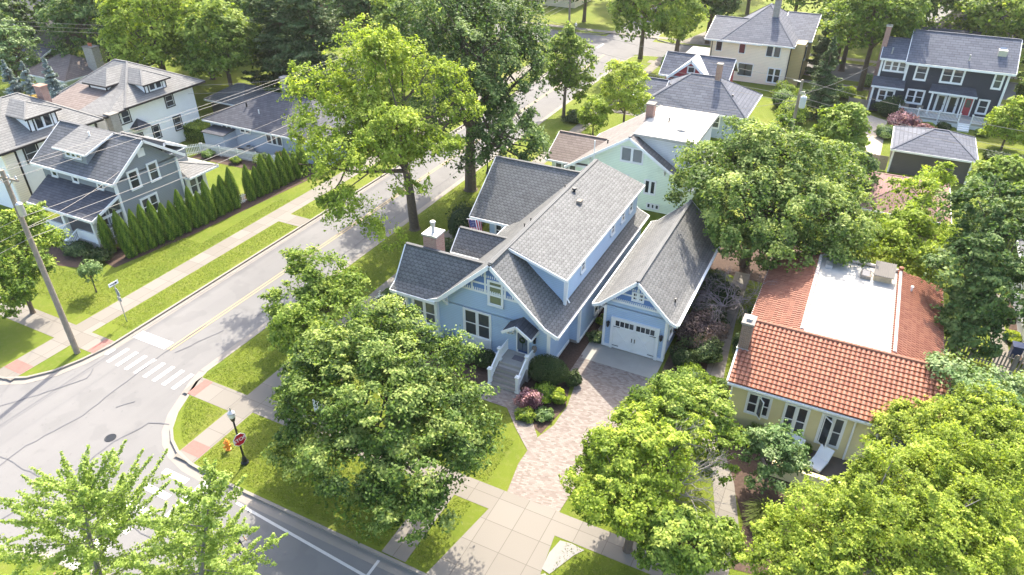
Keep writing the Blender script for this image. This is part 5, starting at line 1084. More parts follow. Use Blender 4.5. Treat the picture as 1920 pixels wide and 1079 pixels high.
tree('deep green maple at the right edge behind the tiled house', 'tree', 9.8, 48.0, 6.6, 3.7, 4.6, 'dark', .13, 36000, 240, .16, 25, base=(9.8, 48.5), tr=.28, lump=.2, tonev=.8, low=-.85, A=[(8.9, 51.8, 8.7, 2.6), (10.3, 48.9, 7.4, 2.5), (8.7, 47.8, 6.4, 2.3), (10.4, 46.6, 5.4, 2.2), (9.0, 45.6, 4.2, 1.5), (10.5, 51.4, 8.9, 1.7), (10.1, 45.0, 3.4, 1.5), (9.3, 47.4, 3.2, 1.8)])
tree('yellowing leafy tree above the deep green maple at right', 'tree', 12.6, 69.0, 4.4, 2.7, 2.4, 'bright', 0.170, 14400, 100, .2, 26, tr=.2, lump=.3)
tree('upright bright maple rising behind the wide domed maple', 'tree', -.9, 74.4, 4.8, 2.5, 3.0, 'bright', 0.162, 12800, 87, .22, 27, tr=.18, lump=.3)
tree('tall open tree with bare forked trunk between cream and charcoal houses', 'tree', -.4, 106.5, 9.5, 4.6, 5.0, 'bright', 0.221, 19200, 137, .2, 28, base=(-.6, 108), tr=.35, lump=.3)
tree('drooping elm with forked trunk on the far verge', 'tree', -30.2, 103.5, 9.6, 4.8, 4.8, 'bright', 0.221, 20800, 150, .2, 29, base=(-32.6, 110), tr=.35, lump=.3, low=-.8)
tree('slender street tree with layered limbs on the verge beyond the mint house', 'tree', -33.0, 81.4, 6.2, 2.3, 4.6, 'bright', 0.170, 14400, 100, .22, 30, base=(-32.7, 79.7), tr=.22, lump=.3, low=-.85)
tree('feathery willow like tree beside the blue hipped house', 'tree', -24.4, 78.2, 4.3, 2.4, 3.4, 'lime', 0.128, 12800, 100, .2, 31, tr=.15, lump=.25)
tree('low golden green shrubby tree left of the feathery one', 'tree', -27.0, 75, 2.4, 2.0, 2.2, 'yellow', 0.128, 8000, 62, .24, 32, tr=.1)
tree('yellow green maple behind the pyramid roofed white house', 'tree', -80.2, 61.5, 8.2, 6.0, 6.6, 'yellow', 0.212, 22400, 162, .17, 33, tr=.35, tonev=.8, lump=.2)
tree('rounded mid green maple above the pale hipped garage', 'tree', -70.6, 63.0, 7.6, 4.8, 4.8, 'bright', 0.204, 19200, 137, .18, 34, tr=.3, tonev=.7)
tree('dark purple green beech left of the yellow green maple', 'tree', -97, 66, 7.5, 6, 5.5, 'dark', 0.238, 16000, 125, .18, 35, tr=.35)
tree('light green tree at the left edge above the spruces', 'tree', -104.5, 57.0, 4.6, 2.9, 3.6, 'pale', 0.187, 9600, 75, .22, 36, tr=.2)
tree('leafy yellow green tree behind the tall corner utility pole', 'tree', -50.3, 22.9, 4.6, 3.0, 3.0, 'bright', .11, 20000, 150, .17, 37, base=(-51.0, 22.8), tr=.16, lump=.3, tonev=.7, up=.5, low=-.8, A=[(-51.7, 24.6, 5.7, 1.7), (-50.2, 24.8, 4.9, 1.3), (-50.4, 22.7, 4.2, 1.8), (-48.9, 23.7, 4.1, .9), (-49.6, 21.3, 3.0, 1.6), (-52.3, 26.0, 6.2, 1.0)])
tree('young lollipop tree in a mulch ring on the corner lawn', 'tree', -49.3, 26.8, 1.75, .78, .8, 'pale', 0.068, 2880, 32, .3, 38, tr=.05, name='young_tree')
tree('dense tree behind the charcoal house at the top right corner', 'tree', 16, 124, 8, 6.5, 6, 'bright', 0.272, 12800, 112, .2, 39, tr=.35)
tree('yellow green bush like tree at the right edge by the deck', 'tree', 15.2, 91.5, 2.8, 2.6, 2.6, 'yellow', 0.153, 9600, 75, .2, 40, tr=.12)
far_list = [(-3.8, 117, 7, 3.6, 5, 'bright', 'leafy tree close behind the cream house side wing'), (19.5, 103, 4, 3.2, 4, 'maple', 'tree at the right end wall of the charcoal house'), (-36.5+8, 116, 5.5, 2.6, 4, 'bright', 'small tree at the near corner of the far crossing'), (-84, 72, 8, 5.5, 6.5, 'dark', 'dark tree in the gap behind the blue spruce and maple'), (-74, 74, 8, 5, 6.5, 'maple', 'tree between the yellow green maple and the pines'), (-110, 84, 8, 6, 7, 'maple', 'tree above the low brown roof and its clay pots'), (-70, 90, 8, 5, 6, 'dark', 'dark tree in front of the brick house porch'), (-118, 66, 6, 4, 5, 'dark', 'dark tree beside the olive gable wall'), (-55, 80, 7, 4.5, 5.5, 'bright', 'lighter tree behind the right hand pine'), (-25.5, 124, 7, 4.5, 5, 'dark', 'dark tree beside the top street'), (4.2, 124, 8, 4.5, 6, 'maple', 'tree standing left of the pale pyramid roof'), (-87, 88, 7, 4, 5.5, 'maple', 'tree just left of the brick house'),
            (-55, 94, 7.5, 5, 5, 'maple', 'rounded tree behind the yellow green crown'), (-108, 74, 9, 6.5, 7, 'dark', 'deep green tree beyond the tan roof'), (-88, 82, 9, 6.5, 7, 'dark', 'dark tree rising behind the yellow green maple'), (-98, 92, 9, 7, 7, 'maple', 'broad tree at the top behind the dark beech'),
            (-72, 128, 8, 6, 6, 'bright', 'tree beyond the brick house roof'), (-58, 112, 8, 6, 6, 'maple', 'tree standing right of the brick house'), (-50, 130, 8, 6, 6, 'maple', 'street tree on the far side of the crossing'), (-24, 150, 8, 6, 6, 'maple', 'tree at the end of the far street'), (-14, 138, 8, 6, 6, 'bright', 'tree rising behind the steep grey hipped roof'), (-2, 138, 8, 6, 7, 'dark', 'dark tree directly above the forked tree'),
            (14, 148, 9, 7, 7, 'bright', 'tree covering the far charcoal gable'), (24, 112, 8, 6, 7, 'maple', 'tree past the right end of the charcoal house'), (26, 136, 9, 8, 8, 'maple', 'large tree in the far right corner'), (-5, 122, 7, 4, 5, 'bright', 'light tree between cream gable and forked tree'), (-120, 92, 9, 8, 8, 'maple', 'large tree in the far left corner'), (-34, 168, 9, 8, 8, 'dark', 'dark crown closing the end of the street'), (-46, 150, 9, 7, 7, 'maple', 'round crown left of the street end'), (2, 170, 9, 8, 8, 'maple', 'crown behind the far charcoal gable'), (-64, 150, 9, 8, 8, 'dark', 'dark crown behind the far street'), (-90, 120, 9, 8, 8, 'maple', 'crown left of the brick house roof'), (-102, 112, 9, 8, 8, 'bright', 'light crown far above the low brown roof'), (-133, 100, 9, 8, 8, 'dark', 'dark crown beyond the tan roofed house'), (-27, 131, 6, 3, 4, 'bright', 'small street tree at the far corner'), (20, 160, 10, 9, 9, 'bright', 'light crown at the very top right'), (-78, 165, 10, 10, 9, 'maple', 'wide crown on the top edge left of centre'), (-116, 128, 10, 10, 9, 'dark', 'wide dark crown on the top left edge')]
for i, (x, y, zc, r, rz, mt, lab) in enumerate(far_list):
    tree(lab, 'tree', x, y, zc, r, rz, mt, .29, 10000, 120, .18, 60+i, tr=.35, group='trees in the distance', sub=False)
tree('green tree overhanging the side lawn by the white clapboard house', 'tree', 15.8, 64, 4.4, 3.2, 3.4, 'maple', 0.153, 14400, 87, .2, 98, tr=.2)
tree('dark understorey tree behind the maroon roofed garage', 'tree', .2, 66.5, 3.2, 2.6, 2.8, 'dark', 0.145, 9600, 75, .22, 99, tr=.15)
# bare weeping tree
def bare():
    T = Thing('bare_tree', 'leafless grey weeping tree between the garage and the tiled house', 'bare tree', (-5.3, 44.0, 0)); m = MB(); R0 = random.Random(8)
    def br(p, d, L, w, k):
        q = p+d*L; m.tube([p, p.lerp(q, .5)+Vector([R0.uniform(-.12, .12)*L for _ in range(3)]), q], [w, w*.8, w*.6], 4, False)
        if k:
            for _ in range(3 if k > 1 else 4):
                dd = (d*.9+Vector([R0.uniform(-.8, .8), R0.uniform(-.8, .8), R0.uniform(-.75, .35)])).normalized(); br(q, dd, L*R0.uniform(.6, .85), w*.62, k-1)
    m.tube([(0, 0, -.05), (.12, .05, .9), (.05, -.05, 1.5)], [.14, .11, .09], 7)
    for k in range(15):
        a = R0.uniform(0, 6.283); el = R0.uniform(.1, 1.2); br(Vector((.05, -.05, R0.uniform(1.1, 1.5))), Vector((math.cos(a)*math.cos(el), math.sin(a)*math.cos(el), math.sin(el))), R0.uniform(.5, 1.1), .035, 4)
    T.o.scale = (1.3, 1.3, 1.15); m.build('branches', plain('mauve_grey_bark', (.25, .21, .20), .95, .25, 4), T.o, base=(0, 0, 0))
bare()
# ginkgo at bottom left
def ginkgo(label, x, y, H, r, seed, nbr=85, n=60, lean=(0, 0), z0=.3):
    rng = np.random.default_rng(seed); T = Thing('ginkgo_tree', label, 'tree', (x, y, 0)); P = []; N = []; tn = []
    ax = lambda z: np.array([lean[0]*(z/H)**1.6, lean[1]*(z/H)**1.6, z])
    m = MB().tube([(0, 0, -.05)]+[tuple(ax(H*k/6)) for k in range(1, 6)]+[tuple(ax(H*.97))], [.2, .17, .14, .11, .08, .05, .015], 8)
    for b in range(nbr):
        t = (b+.5)/nbr; z = H*(z0+(.97-z0)*t); a = b*2.399+rng.uniform(-.3, .3); L = r*(1-.66*t**1.6)*rng.uniform(.7, 1.2); el = .05+.8*t+rng.uniform(-.18, .18)
        d = np.array([math.cos(a)*math.cos(el), math.sin(a)*math.cos(el), math.sin(el)]); p0 = ax(z)
        m.tube([p0, p0+d*L*.5+np.array([0, 0, -.03]), p0+d*L*.97], [.035, .02, .006], 4, False)
        for sb in range(4 if t > .5 else 5):
            if sb == 0: s0, dd, LL = p0, d, L
            else:
                f = rng.uniform(.2, .8); s0 = p0+d*L*f; q = d+rng.normal(size=3)*.5; dd = q/np.linalg.norm(q); LL = L*(1-f)*.65
            k = int(n*LL*1.8); s = rng.uniform(.1, 1, k); w_ = .15*(1.12-s)+.012; off = rng.normal(size=(k, 3))*w_[:, None]*.75
            P.append(s0+dd*(s*LL)[:, None]+off); N.append(off*2+np.array([0, 0, .7])+rng.normal(size=(k, 3))*.4); tn.append(.35+.4*s+rng.normal(size=k)*.2)
    me = leaf_mesh('crown', np.concatenate(P), np.concatenate(N), .052, np.concatenate(tn), 'ginkgo', rng, .8); o = bpy.data.objects.new('crown', me); C.objects.link(o); o.parent = T.o
    m.build('trunk', 'barkgrey', T.o, base=(0, 0, 0))
ginkgo('spiky light green ginkgo at the bottom left over the crossing', -23.2, 8.3, 9.4, 5.0, 5, 50, lean=(.5, .9))
ginkgo('second spiky ginkgo to its right, nearer the stop sign', -18.5, 8.6, 9.7, 3.7, 6, 44, lean=(.3, 2.9))
# conifers
conifer('tall dark pine behind the pale blue house', -59.5, 66.5, 17.5, 6.6, 'conif', 30000, 41, .24, sharp=.55, trw=.4, low=.2)
conifer('second dark pine to the left of the tallest pine', -66.0, 68.5, 17, 6.0, 'conif', 26000, 42, .24, sharp=.55, trw=.4, low=.2)
conifer('green spruce beside the transformer pole', -4.6, 93.6, 9.8, 3.5, 'conif', 12000, 43, .18)
conifer('tall narrow spruce beyond the cream house', -6.2, 112, 13, 2.6, 'conif', 7000, 44, .25)
for i, (x, y, h, r, lab) in enumerate(((-95.2, 68.8, 7.2, 1.9, 'blue spruce standing alone behind the pyramid roof'), (-90.5, 53.2, 6.2, 2.0, 'blue spruce nearest the low brown roof'), (-97.5, 52.2, 5.4, 1.9, 'blue spruce at the far left of the three'), (-94.0, 52.4, 5.6, 1.7, 'middle blue spruce of the three by the brown roof'))):
    conifer(lab, x, y, h*1.08, r*1.2, 'blue', 9000, 50+i, .15, group='blue spruces')
# arborvitae row
def arb_proto():
    rng = np.random.default_rng(77); T = Thing('arborvitae', '', 'arborvitae', (0, 0, 0), 'row of arborvitae'); n = 6500; H = 3.35
    t = rng.uniform(0, 1, n)**.85; a = rng.uniform(0, 6.283, n); prof = .50*np.minimum(1, (1-t)*2.1)**.7*(.86+.14*np.minimum(1, t*8)); k = 1+.12*np.sin(a*5+t*9)+.08*np.sin(a*11-t*17)
    R_ = prof*k*rng.uniform(.82, 1.05, n); P = np.stack([np.cos(a)*R_, np.sin(a)*R_, t*H+.05], 1); N = np.stack([np.cos(a), np.sin(a), np.full(n, .35)], 1)+rng.normal(size=(n, 3))*.3
    me = leaf_mesh('crown', P, N, .06, .45+rng.normal(size=n)*.18+.35*(k-1)/.2+.15*t, 'arb', rng, .5); o = bpy.data.objects.new('crown', me); C.objects.link(o); o.parent = T.o
    MB().lathe([(.12, 0), (.34, .25), (.38, 1.2), (.32, 1.9), (.15, 2.6), (.02, 2.95)], (0, 0, 0), 12).build('trunk', L_['arb'], T.o, base=(0, 0, 0)); return T.o  # no real trunk: unseen leaf-coloured core added to make the crown opaque
ap_ = arb_proto(); o_ = ['first', 'second', 'third', 'fourth', 'fifth', 'sixth', 'seventh', 'eighth', 'ninth', 'tenth', 'eleventh', 'twelfth', 'thirteenth']; nice = [k+' from the porch in the clipped row' for k in o_]+[k+' beyond the white picket gate' for k in o_[:8]]; rr = random.Random(3); pos = []
for i in range(13): pos.append((-51.5+.09*i, 31.9+i*.88+rr.uniform(-.1, .1)))
for i in range(8): pos.append((-50.3+.05*i, 44.5+i*1.0+rr.uniform(-.1, .1)))
for i, (x, y) in enumerate(pos):
    lab = 'pointed green arborvitae '+nice[i]; sc_ = (rr.uniform(.9, 1.15), rr.uniform(.9, 1.15), rr.uniform(.86, 1.22))
    if i == 0: ap_.location = (x, y, 0); ap_['label'] = lab; ap_.scale = sc_
    else: copy_thing(ap_, (x+rr.uniform(-.08, .08), y, 0), lab, rr.uniform(0, 6), sc_)
for i, (x, y, lab) in enumerate(((-53.6, 31.5, 'pointed arborvitae pressed against the porch railing'), (-53.2, 32.6, 'pointed arborvitae between porch and hydrangeas'))): copy_thing(ap_, (x, y, 0), lab, i*2.0, (.95, .95, 1.05))
# shrubs
hy = [(-53.0, 35.4, .9, 1.3, 'white hydrangea under the double window of the grey house'), (-52.9, 37.8, 1.0, 1.5, 'white hydrangea in the middle of the grey house wall'), (-52.7, 39.9, 1.1, 1.6, 'white hydrangea left of the sunroom'), (-52.6, 42.2, 1.0, 1.5, 'white hydrangea in front of the sunroom')]
for i, (x, y, r, h, lab) in enumerate(hy): shrub(lab, x, y, r, h, 'maple', 1500, 110+i, .1, 'hydrangea', 'hydrangea', 'white hydrangeas', flowers='white', nf=75, fsize=.15)
shrub('white flowering hydrangea at the left corner of the blue house', -27.4, 35.2, 1.25, 1.6, 'dark', 2200, 120, .1, 'hydrangea', 'hydrangea', flowers='white', nf=36, fsize=.13)
shrub('large clipped boxwood dome right of the entry steps', -13.75, 32.7, 1.3, 1.95, 'box', 11000, 121, .045, 'boxwood', 'boxwood', lump=.03, sx=1.05, sy=.8)
shrub('clipped boxwood ball left of the entry steps', -18.1, 32.3, .75, 1.25, 'box', 4500, 122, .045, 'boxwood', 'boxwood', lump=.04)
shrub('clipped boxwood ball under the wing window', -25.7, 33.2, .8, 1.2, 'box', 3500, 123, .05, 'boxwood', 'boxwood', lump=.04)
for i, (x, y, r, h, mt, lab) in enumerate(((-19.3, 32.4, .7, .9, 'conif', 'dark green shrub under the double front window'), (-21.0, 32.5, .8, 1.0, 'box', 'round shrub between the two front windows'), (-22.6, 32.2, .7, .9, 'conif', 'low shrub below the box bay window'), (-13.3, 31.1, .85, 1.0, 'arb', 'light green yew below the boxwood dome'), (-12.35, 31.2, .5, .75, 'yellow', 'golden shrub at the edge of the paver driveway'),
        (-12.6, 29.6, .6, .45, 'pale', 'blue green hosta clump at the tip of the front bed'), (-13.6, 29.0, .6, .5, 'bright', 'low perennial clump near the front path'), (-12.2, 33.2, .55, .8, 'box', 'small shrub behind the boxwood dome beside the drive'), (-12.5, 38.3, .6, .6, 'conif', 'dark groundcover shrub between house and garage'), (-12.6, 40.5, .7, .6, 'bright', 'fern clump in the shade between house and garage'), (-12.6, 43, .7, .6, 'conif', 'shaded shrub farther in between house and garage'),
        (-6.5, 38.3, .9, 1.2, 'box', 'dark shrub at the right corner of the garage'), (-6.2, 41.0, 1.1, 1.5, 'conif', 'dark shrub along the garage side wall'), (-6.0, 43.8, 1.2, 1.6, 'box', 'tall shaded shrub behind the one at the garage wall'), (-5.3, 36.8, 1.2, .9, 'arb', 'bright fern bed right of the garage apron'), (-4.9, 34.6, 1.1, .8, 'bright', 'fern bed beside the patio walk'), (-6.4, 35.2, .9, .8, 'bright', 'leafy clump beside the pavers below the garage'),
        (-5.2, 39.6, 1.1, 1.3, 'conif', 'dark shrub beside the patio walk, below the weeping tree'), (-5.9, 46.8, 1.2, 1.6, 'box', 'dark shrub behind the leafless weeping tree'), (-3.2, 41.2, .7, 1.6, 'conif', 'slim dark shrub against the chimney side wall'), (-3.3, 44.6, .7, 1.5, 'dark', 'shrub along the left wall of the tiled house'), (-6.9, 48.6, 1.1, 1.4, 'conif', 'shrub at the rear corner of the garage'), (-3.4, 37.0, .6, .7, 'dark', 'low plant below the brick chimney of the tiled house'),
        (-2.4, 33.0, .7, .8, 'maple', 'climbing shrub at the left corner of the yellow house'), (-.9, 33.2, .8, .9, 'maple', 'shrub under the first window of the yellow house'), (-28.2, 47.3, 1.9, 3.0, 'box', 'tall dark yew by the street side of the blue house'), (-27.6, 43.6, 1.3, 1.8, 'box', 'dark yew beside the chimney wing'), (-56.0, 30.2, 1.2, .9, 'conif', 'spreading juniper in front of the grey porch'), (-53.2, 30.1, 1.0, 1.0, 'box', 'shrub at the corner of the grey porch'), (-60.5, 30.4, .9, .8, 'box', 'shrub left of the grey porch steps'),
        (-66.2, 47.8, .8, 1.2, 'bright', 'light shrub below the white stucco wall'), (-62.2, 50.4, .7, .8, 'pale', 'pale shrub inside the picket fence'), (-58.4, 50.6, .6, .7, 'bright', 'small shrub by the picket fence'), (-55.2, 51.6, .9, 1.3, 'maple', 'rose bush at the end of the picket fence'), (-30.9, 78.8, 1.2, .8, 'box', 'round shrub at the foot of the slender street tree'), (-31.6, 80.6, .9, .8, 'dark', 'shrub behind the slender street tree'), (-27.8, 70.2, 2.0, 1.6, 'pale', 'wide pale shrub beside the brown porch roof'),
        (-25.6, 68.5, 1.5, 1.5, 'bright', 'leafy shrub near the mint house porch'), (-24.8, 105, 1.6, 1.6, 'bright', 'shrub bed along the far walk'), (-27.2, 107.6, 1.8, 1.4, 'pale', 'golden shrub bed by the far crossing'), (-10.3, 76.5, 1.5, 2.4, 'pale', 'pale tree like shrub right of the blue hipped house'), (-7.2, 90.5, 2.0, 2.4, 'bright', 'leafy shrub left of the transformer pole'), (-9.0, 95.5, 1.6, 2.2, 'pale', 'light shrub below the cream house'),
        (-2.6, 103.5, 1.6, 1.4, 'bright', 'leafy shrub at the foot of the forked tree'), (1.0, 110.5, 1.8, 1.6, 'pale', 'pale shrub bed behind the forked tree'), (-4.6, 100.0, 1.7, 2.0, 'maple', 'shrub behind the green spruce'), (-9.4, 100.2, 1.5, 1.8, 'bright', 'shrub at the lower right corner of the cream house'), (17.4, 97.5, 1.8, 2.2, 'maple', 'shrub at the right end of the deck'), (-20.5, 76.2, 1.3, 1.4, 'maple', 'shrub between the mint and the blue hipped house'), (3.3, 89.8, 1.2, 1.4, 'pale', 'pale shrub beside the gravel alley'), (-1.9, 86.0, 1.6, 2.0, 'bright', 'leafy shrub left of the gravel alley'), (-3.2, 95.6, 1.4, 1.2, 'dark', 'dark shrub between spruce and alley'),
        (3.2, 97.9, 1.5, 2.4, 'box', 'dark shrub at the left corner of the charcoal house'), (13.4, 54.4, .45, .6, 'bright', 'grass like clump in the bed by the white clapboard house'), (13.4, 51.2, .55, .6, 'yellow', 'light clump near the navy bin'), (7.6, 95.6, .8, .7, 'bright', 'small shrub below the deck'), (9.5, 96.0, .8, .8, 'box', 'round shrub below the deck near the steps'), (13.4, 95.6, .7, .7, 'maple', 'small shrub right of the deck steps'), (-92, 50.5, 1.8, 2.4, 'rust', 'rust tinged shrub below the spruces'), (-86, 50.5, 1.6, 1.6, 'bright', 'light shrub beside the brick chimney of the white house'))):
    shrub(lab, x, y, r, h, mt, 1600 if r < 1 else 2400, 130+i, .075 if r < 1.4 else .1, lump=.22)
shrub('purple Japanese maple bush with pink tips near the front steps', -13.85, 30.1, .75, 1.1, 'purple', 2200, 190, .075, lump=.25)
shrub('brownish purple bush hanging beside the leafless weeping tree', -6.4, 41.4, 1.4, 2.0, 'mauve', 4200, 195, .08, lump=.3)
shrub('reddish purple smoke bush left of the deck', 5.0, 93.6, 1.6, 2.0, 'purple', 1800, 191, .12, lump=.25); shrub('second purple bush below the deck railing', 7.3, 93.2, 1.4, 1.2, 'purple', 1500, 192, .12, lump=.25)
shrub('pink rose bush by the white picket fence', -54.0, 52.8, .8, 1.2, 'maple', 900, 193, .09, flowers='rust', nf=24, fsize=.16)
shrub('potted green plant on the patio of the yellow house', 2.0, 33.6, .3, .7, 'bright', 600, 194, .06, cat='potted plant', name='potted_plant')
def hedge(label, x0, x1, y0, y1, h, mat, n, seed):
    rng = np.random.default_rng(seed); T = Thing('hedge', label, 'hedge', ((x0+x1)/2, (y0+y1)/2, 0)); sx, sy = (x1-x0)/2, (y1-y0)/2
    P = rng.uniform(-1, 1, (n, 3)); ax = rng.choice(3, n, p=[.2, .35, .45]); s = np.sign(rng.uniform(-1, 1, n)); N = np.zeros((n, 3))
    for k in range(3):
        q = ax == k; P[q, k] = s[q] if k < 2 else 1; N[q, k] = s[q] if k < 2 else 1
    P = P*np.array([sx, sy, h/2])+np.array([0, 0, h/2])+rng.normal(size=(n, 3))*.07
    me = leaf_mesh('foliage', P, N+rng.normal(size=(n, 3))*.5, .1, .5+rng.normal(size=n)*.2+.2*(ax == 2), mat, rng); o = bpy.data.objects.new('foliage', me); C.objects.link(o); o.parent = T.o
    MB().box(-sx+.1, sx-.1, -sy+.1, sy-.1, .02, h-.12).build('stems', L_[mat], T.o, base=(0, 0, 0))
hedge('clipped leafy hedge between the white house and the pale blue house', -70.2, -65.6, 53.0, 55.6, 1.7, 'bright', 6000, 7)
hedge('dark hedge at the right edge behind the grey garage roof', 13.0, 22, 84, 86, 1.6, 'box', 3000, 8)
hedge('low hedge beside the far sidewalk below the cream house', -28.6, -26, 90, 98, 1.0, 'box', 2500, 9)
def ograss():
    T = Thing('ornamental_grass', 'fountain of blond ornamental grass beside the patio walk', 'ornamental grass', (.7, 27.3, 0)); rng = np.random.default_rng(3)
    m = MB(); 
    for k in range(420):
        a = rng.uniform(0, 6.28); r0 = rng.uniform(0, .25); L = rng.uniform(.7, 1.3); h = rng.uniform(.6, 1.2); x, y = math.cos(a)*r0, math.sin(a)*r0-.5*rng.random()*2+.5
        w = .012; dx, dy = math.cos(a), math.sin(a); p = [(x, y, 0), (x+dx*L*.35, y+dy*L*.35, h), (x+dx*L*.8, y+dy*L*.8, h*.75)]
        for (p0, p1) in ((p[0], p[1]), (p[1], p[2])): m.add([(p0[0]-dy*w, p0[1]+dx*w, p0[2]), (p0[0]+dy*w, p0[1]-dx*w, p0[2]), (p1[0]+dy*w, p1[1]-dx*w, p1[2]), (p1[0]-dy*w, p1[1]+dx*w, p1[2])], [(0, 1, 2, 3)])
    me = m.build('blades', L_['ornam'], T.o, base=(0, 0, 0))
ograss()
# ---- loose grass blades on the near lawns
def blades():
    rng = np.random.default_rng(9); P = []; 
    for x0, x1, y0, y1, n in ((-34.0, -9.2, 17.4, 33.2, 90000), (-56, -42.8, 17.4, 46, 70000), (-33.9, -25, 33, 60, 40000), (-8, 0, 17.3, 36, 18000)):
        q = np.stack([rng.uniform(x0, x1, n), rng.uniform(y0, y1, n), np.zeros(n)], 1); P.append(q)
    P = np.concatenate(P); x, y = P[:, 0], P[:, 1]; ok = np.ones(len(P), bool)
    for a, b_, c, d in ((-30.3, -28.65, 0, 120), (-46.85, -44.85, 0, 120), (-60, -42.5, 21.3, 23.3), (-34.3, -30, 21.3, 23.1), (-30, 5, 21.85, 23.5), (-44.9, -42.5, 42.1, 43.9), (-15.95, -14.35, 17, 22), (-13.3, -7.9, 17, 37), (-25.8, -7, 28.9, 60), (-17.8, -12, 28.9, 31), (-51.5, -48, 36, 52), (-56, -50.6, 28, 46), (-2.5, 1, 23, 36), (-1, 9, 23, 36), (-12.4, -8.8, 23, 28), (-14.5, -12, 27, 30)):
        ok &= ~((x > a) & (x < b_) & (y > c) & (y < d))
    ok &= ~((x < -27) & (y < 24.5) & (np.hypot(x+27, y-24.5) > 7.15)) & ~((x > -48) & (x < -42) & (y < 22.6) & (np.hypot(x+48, y-22.6) > 5.3)) & (y > 17.35)
    P = P[ok]; n = len(P); P[:, 2] = rng.uniform(.01, .05, n); patch = .5+.25*np.sin(P[:, 0]*1.3+np.sin(P[:, 1]*.9)*2)*np.cos(P[:, 1]*1.1)
    me = leaf_mesh('grass_blades', P, rng.normal(size=(n, 3))+np.array([0, 0, .6]), .038, patch+rng.normal(size=n)*.22, 'lawn', rng, .45)
    o = bpy.data.objects.new('grass_blades', me); C.objects.link(o); o['kind'] = 'stuff'; tag(o, 'short mown grass on the verges and front lawns', 'grass')
blades()
# ================================================================ fences
def fence(label, pts, h, mat, step=.16, w=.09, point=False, rail=(.25, .8), name='fence', cat='fence'):
    T = Thing(name, label, cat, (*pts[0], 0)); m = MB(); r_ = MB(); po = []
    for a, b in zip(pts, pts[1:]):
        A = Vector((*a, 0)); B = Vector((*b, 0)); L = (B-A).length; d = (B-A)/L; n = int(L/step)
        for k in range(n):
            p = A+d*(k+.5)*step; q = p+Vector((0, 0, h)); m.beam(p+Vector((0, 0, .06)), q, w, .02, up=(d.y, -d.x, 0))
            if point: m.beam(q, q+Vector((0, 0, .06)), w*.5, .02, up=(d.y, -d.x, 0))
        for z in rail: r_.beam(A+Vector((d.y*.03, -d.x*.03, z*h)), B+Vector((d.y*.03, -d.x*.03, z*h)), .03, .08)
        for k in range(int(L/2.4)+1): po.append(A+d*min(L, k*2.4))
    T.part(m, 'pickets', mat); T.part(r_, 'rail', mat)
    for p in po: T.part(MB().box(p.x-.05, p.x+.05, p.y-.05, p.y+.05, 0, h+.08), 'post', mat)
fence('white picket fence in front of the pale blue house', [(-63.6, 51.0), (-50.0, 52.3)], 1.15, 'white', .17, .11, True)
fence('short white picket fence on the left side of the pale blue yard', [(-65.2, 49.0), (-63.7, 50.9)], 1.15, 'white', .17, .09, True)
fence('white picket gate in the arborvitae row', [(-50.6, 43.0), (-50.5, 44.0)], .95, 'white', .17, .09, True, name='picket_gate', cat='gate')
fence('short white picket fence by the corner sidewalk, seen past the foreground maple', [(-25.4, 23.8), (-23.4, 23.8), (-23.0, 25.2)], .85, 'white', .15, .08, True)
fence('weathered picket fence between tiled house and white clapboard house', [(8.3, 47.6), (13.8, 47.2)], 1.3, 'wood', .2, .1, True)
fence('tall weathered board fence left of the grey garage', [(.2, 79.4), (4.0, 79.4)], 1.6, 'wood', .15, .14)
fence('board fence behind the blue hipped house', [(-10.8, 83.5), (-6.8, 83.0), (-6.6, 80)], 1.6, 'wood', .15, .14)
fence('dark board fence left of the charcoal house', [(-1.5, 98.5), (.8, 98.3)], 1.6, 'wood', .15, .14)
# ================================================================ street furniture
def lamp(x, y, label, h=3.7, twist=0):
    T = Thing('street_lamp', label, 'street lamp', (x, y, 0), 'black globe street lamps')
    T.part(MB().lathe([(.22, 0), (.22, .1), (.15, .17), (.12, .4), (.075, .5), (.06, .62), (.05, h-.5), (.1, h-.48), (.12, h-.38), (.14, h-.33), (.14, h-.28)], (x, y, 0), 14), 'lamp_post', 'dkmetal')
    T.part(MB().lathe([(.1, h-.28), (.17, h-.22), (.21, h-.08), (.2, h+.04), (.13, h+.16), (.03, h+.2)], (x, y, 0), 14), 'globe', plain('frosted_globe', (.7, .7, .68), .25, .05), smooth=True)
    T.part(MB().lathe([(.22, h+.0), (.2, h+.07), (.05, h+.22), (.03, h+.36), (.01, h+.42)], (x, y, .03), 12), 'finial', 'metal'); return T
lamp(-26.15, 18.65, 'black globe street lamp on the corner with the stop sign'); lamp(-33.0, 60.3, 'black globe street lamp on the verge past the tall trees'); lamp(-44.2, 120.4-9, 'black globe street lamp at the far crossing')
def octagon(c, r, nrm, right, th=.012):
    c, nrm, right = Vector(c), Vector(nrm).normalized(), Vector(right).normalized(); up = right.cross(nrm)*-1
    if up.z < 0: up = -up
    return [c+right*r*math.cos(math.radians(22.5+45*k))+up*r*math.sin(math.radians(22.5+45*k)) for k in range(8)], nrm*th, right, up
